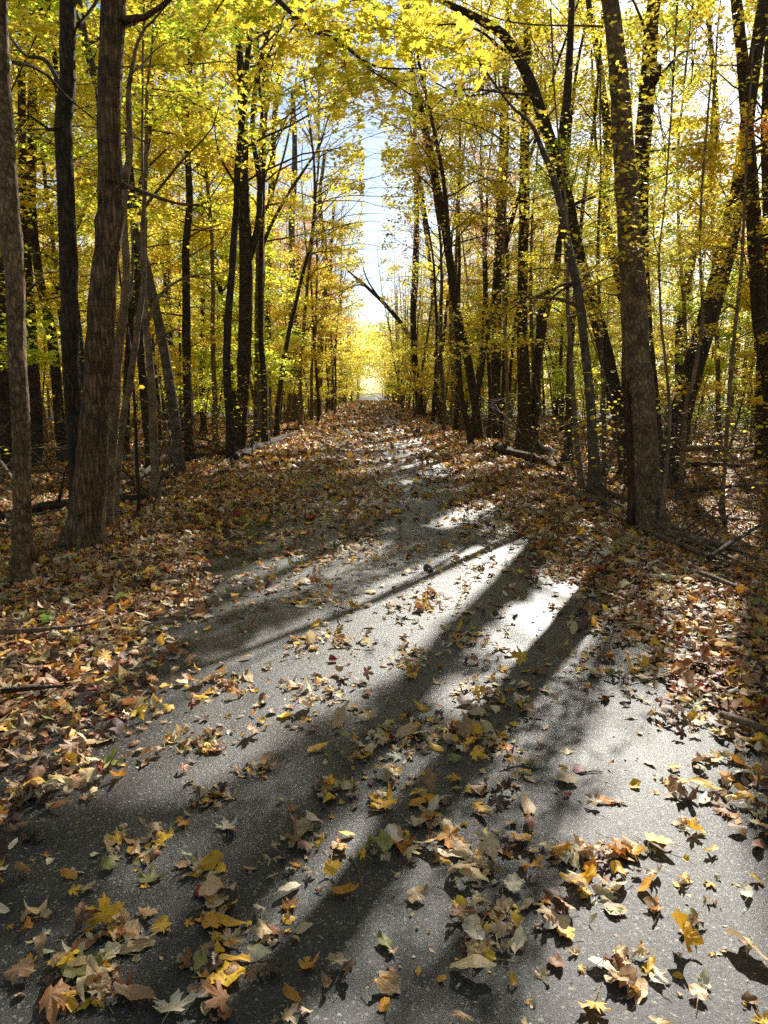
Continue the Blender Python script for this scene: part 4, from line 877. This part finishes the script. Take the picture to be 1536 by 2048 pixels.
for k, (a, b, r, w) in enumerate([((470, 925), (560, 886), .07, "blackened log at the edge of the left bank's brush pile"), ((500, 905), (590, 872), .06, "upper blackened log of the left brush pile"), ((455, 915), (540, 893), .04, "thin pale log across the left brush pile"),
                                   ((540, 872), (620, 862), .03, "thin stick at the far end of the left brush pile"), ((430, 960), (487, 925), .02, "bare stick poking toward the path below the brush pile"), ((480, 880), (600, 855), .035, "slim log behind the left brush pile")]):
    log('fallen_log', w, [(*a, r), ((a[0]+b[0])/2, (a[1]+b[1])/2+(k % 3-1)*4, r), (*b, r*.6)], [M_DARK, M_DARK, M_DEAD][k % 3], 2, seed=10+k, group='logs of the left brush pile')
log('fallen_log', "short thick black log at the right bank's crest", [(994, 905, .11), (1020, 918, .10), (1062, 930, .09)], M_DARK, 1, seed=20)
log('fallen_log', "rotten log continuing behind the short thick black log", [(1060, 925, .07), (1090, 935, .08), (1118, 948, .07)], M_ROT, 1, seed=21)
rowp = [((1130, 985), (1330, 1062), .03), ((1150, 1000), (1370, 1085), .028), ((1190, 1010), (1420, 1110), .035), ((1180, 985), (1290, 1020), .045), ((1240, 1050), (1450, 1120), .02), ((1110, 960), (1220, 1000), .02), ((1280, 1070), (1480, 1150), .018),
        ((1330, 1080), (1500, 1125), .03), ((1100, 975), (1200, 1015), .015), ((1200, 1030), (1320, 1080), .014), ((1040, 925), (1140, 975), .018), ((1390, 1100), (1536, 1170), .015)]
roww = ["long grey branch passing the big scaly trunk's foot", "second grey branch of the row under the scaly trunk", "thickest pale branch of the row on the right bank", "stout root-like branch at the thin curving tree's foot", "thin branch at the front of the right bank's row",
        "slim branch starting behind the twin-stem sapling", "long thin outer stick of the right bank's row", "dark stout branch near the row's far right end", "short thin stick left of the root clump", "short thin stick just before the scaly trunk",
        "slim stick joining the black log to the row", "last thin stick at the right margin of the row"]
for k, ((a, b, r), w) in enumerate(zip(rowp, roww)):
    log('fallen_branch', w, [(*a, r), ((a[0]+b[0])/2+8*math.sin(k), (a[1]+b[1])/2+5*math.cos(k*2), r*.9), (*b, r*.35)], [M_DEAD, M_DEAD, M_GREY][k % 3], 3, seed=30+k, cat='branch', group='row of dead branches along the right bank')
log('fallen_log', "long pale fallen trunk lying flat far in the right wood", [(1360, 905, .09), (1450, 908, .09), (1545, 910, .08)], M_PALE, 1, seed=50)
log('fallen_log', "dark log on the leaves just before the long pale fallen trunk", [(1365, 938, .05), (1420, 936, .05), (1480, 940, .04)], M_DARK, 1, seed=51)
log('fallen_branch', "thin straight stick on the right wood floor, nearest the leaning trunk", [(1395, 1045, .015), (1450, 1046, .014), (1536, 1052, .01)], M_DEAD, 1, seed=52, cat='branch')
log('fallen_branch', "long dark stick rising from leaves at the right margin", [(1415, 1135, .016), (1475, 1115, .014), (1545, 1090, .012)], M_DARK, 1, seed=53, cat='branch', hop=[0, .12, .3])
log('fallen_branch', "pale stick half buried in the sunlit leaves of the right bank", [(1400, 1165, .014), (1470, 1195, .013), (1530, 1225, .01)], M_DEAD, 1, seed=54, cat='branch')
log('fallen_branch', "pale stick at the right margin above the asphalt corner", [(1440, 1460, .013), (1500, 1480, .012), (1550, 1500, .01)], M_DEAD, 0, seed=55, cat='branch')
rng = np.random.default_rng(61)
for k in range(24):     # more deadfall in the wood
    y = rng.uniform(9, 26); sgn = rng.choice([-1, 1]); x = sgn*rng.uniform(4, 4+y*.45); a = rng.uniform(-.5, .5)+(0 if rng.random() < .7 else 1.2); L = rng.uniform(1, 4.5)
    r = rng.uniform(.015, .06); P = wander(rng, (x, y, 0), (math.cos(a), math.sin(a), 0), L, 9, .06); P[:, 2] = ground_z(P[:, 0], P[:, 1])+r*.6+rng.uniform(0, .1)
    mb = MB(); S_ = spline(np.c_[P, np.linspace(r, r*.4, 10)], .2); tube(mb, S_[:, :3], S_[:, 3], 8, 0, .08, rng); B = P[0].copy()
    o = mb.build('fallen_log', [M_DARK, M_DEAD, M_GREY][k % 3], None, B); tag(o, '', 'log', 'deadfall on the wood floor')
    u = float(project(P[4:5])[0][0]); same = [(abs(u-h['px']), h) for h in HERO[:NH-3] if (h['x'] > 0) == (x > 0)]; h = min(same, key=lambda q: q[0])[1]
    o['_s'] = h['short']; o['_y'] = y; o['_l'] = ('dark', 'pale', 'grey')[k % 3]+(' thick' if r > .035 else ' thin')
LG = [o for o in COL.objects if '_s' in o.keys()]; seen = {}
for o in sorted(LG, key=lambda o: o['_y']):
    k = seen.get(o['_s'], 0); seen[o['_s']] = k+1
    o['label'] = f"{o['_l']} fallen log, {ORD[k]} one on the floor behind {o['_s']}"
for o in LG:
    for q in ('_s', '_y', '_l'): del o[q]
# broken snag
B = on_ground(345, 938); rng = np.random.default_rng(8); o = thing('broken_snag', "short broken pale stump spike right of the lone pale sapling", 'stump', B)
mb = MB(); q = [at_depth(345, 950, B[1]), at_depth(343, 900, B[1]), at_depth(337, 865, B[1]), at_depth(332, 848, B[1])]; S_ = spline(np.c_[np.array(q), [.06, .05, .035, .008]], .06); tube(mb, S_[:, :3], S_[:, 3], 9, 0, .12, rng); mb.build("trunk", M_DEAD, o, B)

# ------------------------------------------------------------------ ground leaf litter
rng = np.random.default_rng(1)
CL = [(400, 1500, 100, 40, 40), (150, 1530, 80, 40, 22), (60, 1600, 60, 30, 18), (430, 1610, 60, 40, 18), (520, 1550, 50, 25, 12), (290, 1700, 80, 60, 20), (400, 1750, 60, 40, 10), (430, 1800, 50, 40, 6), (220, 1880, 110, 60, 20), (200, 1980, 120, 50, 18),
      (450, 1870, 60, 50, 9), (440, 1960, 90, 50, 14), (560, 1750, 70, 50, 8), (600, 1840, 60, 60, 4), (540, 1880, 60, 60, 5), (700, 1600, 120, 40, 20), (790, 1570, 80, 25, 18), (860, 1640, 60, 40, 16), (890, 1700, 60, 40, 10), (950, 1755, 70, 45, 18),
      (1000, 1860, 80, 60, 18), (950, 1920, 60, 30, 8), (1130, 1725, 90, 35, 20), (1230, 1720, 100, 25, 18), (1180, 1790, 70, 35, 10), (1120, 1850, 50, 45, 9), (1220, 1945, 90, 35, 12), (1270, 1995, 50, 30, 6), (1380, 2000, 40, 30, 3), (900, 1480, 150, 45, 60),
      (760, 1500, 120, 50, 25), (1000, 1400, 100, 45, 45), (830, 1330, 90, 40, 32), (650, 1290, 110, 40, 40), (850, 1220, 130, 35, 55), (940, 1290, 70, 30, 30), (1000, 1500, 70, 50, 20), (1200, 1240, 70, 35, 25), (1290, 1350, 35, 12, 10), (1160, 1340, 60, 40, 8),
      (1350, 1590, 60, 30, 8), (1380, 1660, 60, 30, 6), (1500, 1640, 40, 30, 8), (600, 1390, 120, 40, 35), (260, 1430, 80, 40, 30), (450, 1380, 90, 35, 35), (1150, 1160, 50, 20, 30), (620, 1210, 90, 25, 35), (720, 1120, 120, 20, 45), (960, 1140, 90, 15, 40),
      (980, 1600, 120, 60, 16), (640, 1690, 80, 60, 7), (750, 1720, 60, 50, 6), (130, 1750, 100, 60, 7), (80, 1880, 80, 60, 4), (1010, 1700, 60, 50, 8), (1400, 1780, 90, 60, 3), (680, 1980, 100, 60, 4), (700, 1450, 200, 80, 25)]
pos = []; KEYL = [(430, 1822, 'buff', 'round', .125), (1027, 1792, 'cream', 'round', .115), (833, 1812, 'pale tan', 'round', .11), (208, 1858, 'golden yellow', 'maple', .15), (222, 1925, 'cream', 'round', .10), (40, 1968, 'brown', 'round', .115), (275, 2015, 'brown', 'oval', .15),
                  (690, 1803, 'orange', 'roll', .12), (770, 1906, 'olive green', 'oval', .09), (920, 1850, 'rusty brown', 'maple', .11), (1500, 1925, 'pale tan', 'stand', .15), (1243, 1975, 'pale tan', 'maple', .115), (1300, 1952, 'golden yellow', 'oval', .06), (1492, 1800, 'cream', 'oval', .10),
                  (460, 1902, 'pale tan', 'maple', .12), (548, 1882, 'rusty brown', 'oval', .09), (400, 1745, 'mauve grey', 'maple', .13), (218, 1750, 'olive green', 'round', .09), (300, 1775, 'olive green', 'maple', .12), (455, 1670, 'cream', 'maple', .11), (780, 1565, 'cream', 'round', .12),
                  (790, 1688, 'pale tan', 'oval', .12), (180, 1570, 'buff', 'round', .13), (340, 1430, 'golden yellow', 'maple', .11), (225, 1440, 'dark red', 'maple', .11), (820, 1728, 'buff', 'maple', .11), (610, 1665, 'buff', 'maple', .11), (580, 1800, 'cream', 'oval', .10),
                  (1190, 1625, 'pale tan', 'maple', .11), (1320, 1715, 'dark brown', 'oval', .13), (160, 1965, 'olive green', 'maple', .16), (120, 2030, 'golden yellow', 'maple', .15), (345, 2040, 'cream', 'maple', .13), (910, 1535, 'olive green', 'round', .10), (1410, 1610, 'cream', 'oval', .11)]
for cx, cy, rx, ry, n in CL:
    for _ in range(int(n*1.6)):
        a, b = rng.normal(0, .4, 2)
        px, py = cx+a*rx, cy+b*ry*1.1
        q = on_ground(px, py); pos.append((q[0], q[1]))
for _ in range(330):
    q = on_ground(rng.uniform(-400, 1900), rng.uniform(1250, 2400)); pos.append((q[0], q[1]))
pos = np.array(pos); ins = (pos[:, 0] > edgeL(pos[:, 1])+.02) & (pos[:, 0] < edgeR(pos[:, 1])-.02); pos = pos[ins]
n = len(pos); z = surf_z(pos[:, 0], pos[:, 1])
pigs, pi = litter_pig(rng, n, W_NEAR); size = np.clip(rng.lognormal(math.log(.044), .38, n), .018, .105)
P3 = np.c_[pos, z]; u, v, d = project(P3); show = size/d; show[(v > 2120) | (u < -40) | (u > 1576)] = 0
order = np.argsort(-show); NIND = 250
ind = order[:NIND]; rest = order[NIND:]
TT = {'maple': (T_MAPLE3, T_MAPLE2), 'oval': (T_OVAL3, T_OVAL2), 'round': (T_ROUND3, T_ROUND2)}
shapes = rng.choice(['maple', 'oval', 'round'], n, p=[.28, .47, .25]); LEAFOBJ = []
SW = {'maple': 'lobed maple leaf', 'oval': 'narrow oval leaf', 'round': 'broad rounded leaf'}
def one_leaf(x, y, z, size, shape, colname, pig, roll, tl, ax=None, yaw=None, tax=None):
    mb = MB(); T = TT[shape][0]
    B = np.array([x, y, z+.001])
    leaves(mb, T, B[None], np.array([size*(1.25 if shape == 'oval' else 1)]), rng, roll=[roll], ruffle=rng.uniform(.05, .17), tiltv=[tl], pig=pig[None], rest=True, ax=ax, yaw=yaw, tax=tax)
    # stalk from the blade's heel
    hv = mb.v[0][0]; uv = T[0]; k = int(np.argmin(uv[:, 1]+np.abs(uv[:, 0])*.5)); heel = hv[k]; dirv = heel-hv[0]; dirv /= np.linalg.norm(dirv)+1e-9; dirv[2] = -.1
    w = wander(rng, heel, dirv, size*rng.uniform(.3, .9), 5, .12); w[:, 2] = np.maximum(w[:, 2], z+.002)
    st = MB(); tube(st, w, np.full(6, .0011), 4)
    f0 = mb.n; mb.add(st.v[0][0], [f for f, _ in st.f], 0, np.tile([*(pig*.7), 0], (len(st.v[0][0]), 1)))
    o = mb.build("fallen_leaf", M_LITTER, None, B, pig=True)
    cw = 'flat' if abs(roll) < .35 and abs(tl) < .4 else ('tightly rolled' if abs(roll) > 2.0 else ('upturned' if roll > 0 else 'humped'))
    sw = 'large' if size > .095 else ('small' if size < .055 else 'middling')
    tag(o, '', 'leaf', 'fallen leaves on the near asphalt'); LEAFOBJ.append((o, (sw, cw, colname, SW[shape]), x, y))
for px, py, cn, sh, s in KEYL:
    q = on_ground(px, py); roll = rng.choice([-1, 1])*rng.uniform(.4, 1.6); tl = rng.normal(0, .25); ax = None; yaw = None; tax = None
    zz = float(surf_z(q[0], q[1]))
    if sh == 'roll': sh, roll = 'oval', 3.4; ax = [0.0]; yaw = [1.45]
    elif sh == 'stand': sh, roll, tl = 'oval', 1.3, .7; ax = [0.0]; yaw = [.6]; tax = [1.2]
    if (px, py) == (208, 1858): tl = .9; tax = [0.0]; yaw = [0.0]
    one_leaf(q[0], q[1], zz+.006, s*.7, sh, cn, np.array(PAL[cn])*rng.uniform(.92, 1.08), roll, tl, ax, yaw, tax)
for k in ind:
    roll = rng.choice([-1, 1])*abs(rng.normal(1.7, 1.3)); tl = rng.normal(0, .5)
    one_leaf(pos[k, 0], pos[k, 1], z[k]+abs(rng.normal(0, .004)), size[k], shapes[k], PN[pi[k]], pigs[k], roll, tl)
cls = {}
for t in LEAFOBJ: cls.setdefault(t[1], []).append(t)
for kk, L in cls.items():
    L.sort(key=lambda t: t[2]/t[3] if t[3] > .5 else t[2])
    sw, cw, cn, sp = kk
    for i, t in enumerate(L):
        if len(L) == 1: t[0]['label'] = f"only {sw} {cw} {cn} {sp} on the near asphalt"
        else: t[0]['label'] = f"{sw} {cw} {cn} {sp} on asphalt, {ORD[i]} from left of its like"
        if len(L) == 2: t[0]['label'] = f"{sw} {cw} {cn} {sp} on asphalt, {'left' if i == 0 else 'right'} one of two"
print('leaf objects', len(LEAFOBJ))

mb = MB(); nleaf = 0
def scatter(mb, X, Y, sz, w, lod, zlift, rng):
    global nleaf
    n = len(X); nleaf += n
    if n == 0: return
    Z = surf_z(X, Y)+.001+zlift; P = np.c_[X, Y, Z]; sh = rng.choice(3, n, p=[.5, .3, .2]); pg, _ = litter_pig(rng, n, w)
    sets = [(T_MAPLE2, T_OVAL2, T_ROUND2), (T_MAPLE1, T_OVAL1, T_KITE), (T_KITE, T_FAR, T_KITE)][lod]
    for k in range(3):
        s = sh == k
        leaves(mb, sets[k], P[s], sz[s], rng, curl=[2.3, 2.1, 1.6][lod], ruffle=[.11, .09, .03][lod], tilt=[.42, .5, .55][lod], pig=pg[s], rest=True)
scatter(mb, pos[rest, 0], pos[rest, 1], size[rest], W_NEAR, 0, 0, rng)
# crumbs of leaf on the asphalt
q = rng.uniform([-1.45, .3], [1.55, 8], (1500, 2)); scatter(mb, q[:, 0], q[:, 1], rng.uniform(.006, .018, 1500), W_NEAR, 1, 0, rng)
def vis(X, Y, m=90):
    u, v, d = project(np.c_[X, Y, np.zeros(len(X))]); k = np.where(Y < 9, 1500, 500)
    return ((u > -m-k) & (u < 1536+m+k) & (v < 2900)) | (Y < 1.2)
def cover(X, Y):
    """share of the ground under leaves"""
    a = np.where(X < 0, edgeL(Y)-X, X-edgeR(Y))       # > 0 off the asphalt
    nn = vnoise(X*1.6+20, Y*1.1+3, 21)*.6+vnoise(X*4+9, Y*3, 22)*.4
    off = smooth(-.16-.10*np.sin(Y*2.3), .10, a+.10*(nn-.5))
    far = smooth(3.6, 8.5, Y)*(.08+.42*smooth(.38, .7, nn)+.08*smooth(8, 14, Y))
    far = far*(1-.5*np.exp(-((X-.75)/.38)**2)*(1-smooth(14, 24, Y)))+.25*np.exp(-((X+.35)/.5)**2)*smooth(6, 9, Y)
    near = .035*(Y < 6)
    edge = .55*smooth(-.55, -.05, a)*smooth(.3, .6, nn)
    return np.clip(np.maximum(off, np.maximum(far, edge)+near), 0, 1)
def zone(y0, y1, xm, dens, smin, smax, lod, seed, layers):
    rng = np.random.default_rng(seed)
    A = (y1-y0)*2*xm; N_ = int(A*dens)
    X = rng.uniform(-xm, xm, N_); Y = rng.uniform(y0, y1, N_); k = vis(X, Y) & (rng.random(N_) < cover(X, Y)); X, Y = X[k], Y[k]
    off = (X < edgeL(Y)) | (X > edgeR(Y))
    scatter(mb, X, Y, np.clip(rng.lognormal(math.log((smin*smax)**.5), .3, len(X)), smin*.7, smax*1.3), W_BANK, lod, np.where(off, rng.random(len(X))*layers, rng.random(len(X))*layers*.25), rng)
zone(.1, 4.2, 4.8, 760, .045, .095, 0, 31, .035); zone(4.2, 7.5, 7.5, 700, .045, .095, 0, 32, .04)
zone(7.5, 15, 11, 520, .055, .11, 1, 33, .04)
zone(15, 27, 17, 220, .075, .14, 2, 34, .03); zone(27, 55, 22, 55, .12, .22, 2, 35, .02); zone(55, 130, 9, 22, .2, .34, 2, 36, .02)
print('litter leaves', nleaf)
o = mb.build("leaf_litter", M_LITTER, pig=True); o['kind'] = 'stuff'; o['label'] = "brown and yellow fallen leaves covering banks and path"

# seedlings, tuft and single bright leaves on the banks
def seedling(px, py, label, n, h, tone, size):
    rng = np.random.default_rng(int(px)); B = on_ground(px, py); o = thing('seedling', label, 'plant', B); mb = MB(); ml = MB(); tips = []
    for k in range(n):
        P = wander(rng, B, (rng.normal(0, .4), rng.normal(0, .4), 1), h*rng.uniform(.6, 1.1), 5, .15); tube(mb, P, np.linspace(.003, .0012, 6), 4); tips += [P[3], P[4], P[5]]
    mb.build("stem", M_TWIG, o, B); tips = np.array(tips); leaves(ml, T_ROUND2, tips, size*rng.uniform(.7, 1.2, len(tips)), rng, curl=.5, ruffle=.05, tilt=.4, pig=tone_pig(rng, len(tips), tone)); ml.build("foliage", M_LEAF, o, B, pig=True)
seedling(100, 1262, "small green seedling on the sunlit left bank near the stick", 5, .16, 'shrub', .05)
seedling(1500, 1452, "tiny green sprout in leaves near the right asphalt edge", 2, .06, 'shrub', .03)
B = on_ground(288, 1152); rng = np.random.default_rng(3); mb = MB()
for k in range(130):
    P = wander(rng, B+np.array([rng.normal(0, .07), rng.normal(0, .06), 0]), (rng.normal(0, .7), rng.normal(0, .7), 1), rng.uniform(.05, .13), 4, .2); tube(mb, P, [.0018, .0016, .0012, .0008, .0003], 3, closed=False)
pgm = N; m, nt, b, out = mat("grass blade"); b.inputs["Base Color"].default_value = (.06, .11, .025, 1); b.inputs["Roughness"].default_value = .5
tag(mb.build("grass_tuft", m, None, (0, 0, 0)), "small green grass tuft poking through leaves beside the left asphalt edge", 'grass')
for px, py, cn, s, w in [(1195, 1125, (.42, .46, .03), .10, "bright yellow-green maple leaf alone on the brown right bank"), (345, 1192, (.75, .4, .03), .10, "glowing golden maple leaf upright on the left bank crest"), (213, 1325, (.72, .38, .03), .13, "largest glowing golden leaf on the sunlit left bank"),
                         (1248, 1225, (.5, .48, .3), .09, "cream leaf on the shaded right bank below the branches"), (1222, 1058, (.6, .56, .45), .08, "small white leaf in front of the branch row"), (1310, 1200, (.3, .32, .05), .07, "olive leaf on the right bank")]:
    q = on_ground(px, py); one_leaf(q[0], q[1], q[2]+.02, s, 'maple', 'x', np.array(cn), .5, .35); o = LEAFOBJ[-1][0]; o['label'] = w; o['group'] = 'single bright leaves on the banks'
# twigs on the asphalt
for k, (a, b, w) in enumerate([((700, 1730), (722, 1790), "curved dark twig near the middle of the asphalt"), ((1220, 1740), (1250, 1775), "pale twig beside the leaf clump on sunlit asphalt"), ((1305, 1870), (1320, 1835), "short bent pale twig on sunlit asphalt"), ((1160, 1560), (1205, 1555), "tiny straight twig inside the trunk's shadow"),
                               ((80, 1618), (122, 1625), "thin twig at the left, above the dark asphalt"), ((740, 1515), (800, 1502), "thin twig among middle leaves"), ((392, 1345), (440, 1330), "slender twig on the upper left asphalt")]):
    A, B2 = on_ground(*a), on_ground(*b); A[2] = surf_z(A[0], A[1])+.004; B2[2] = surf_z(B2[0], B2[1])+.004; mid = (A+B2)/2+np.array([.008, .01, .003]); S_ = spline(np.c_[np.array([A, mid, B2]), [.003, .0026, .0014]], .01)
    mb = MB(); tube(mb, S_[:, :3], S_[:, 3], 6); tag(mb.build("twig", M_TWIG, None, A), w, 'twig')
print("done")
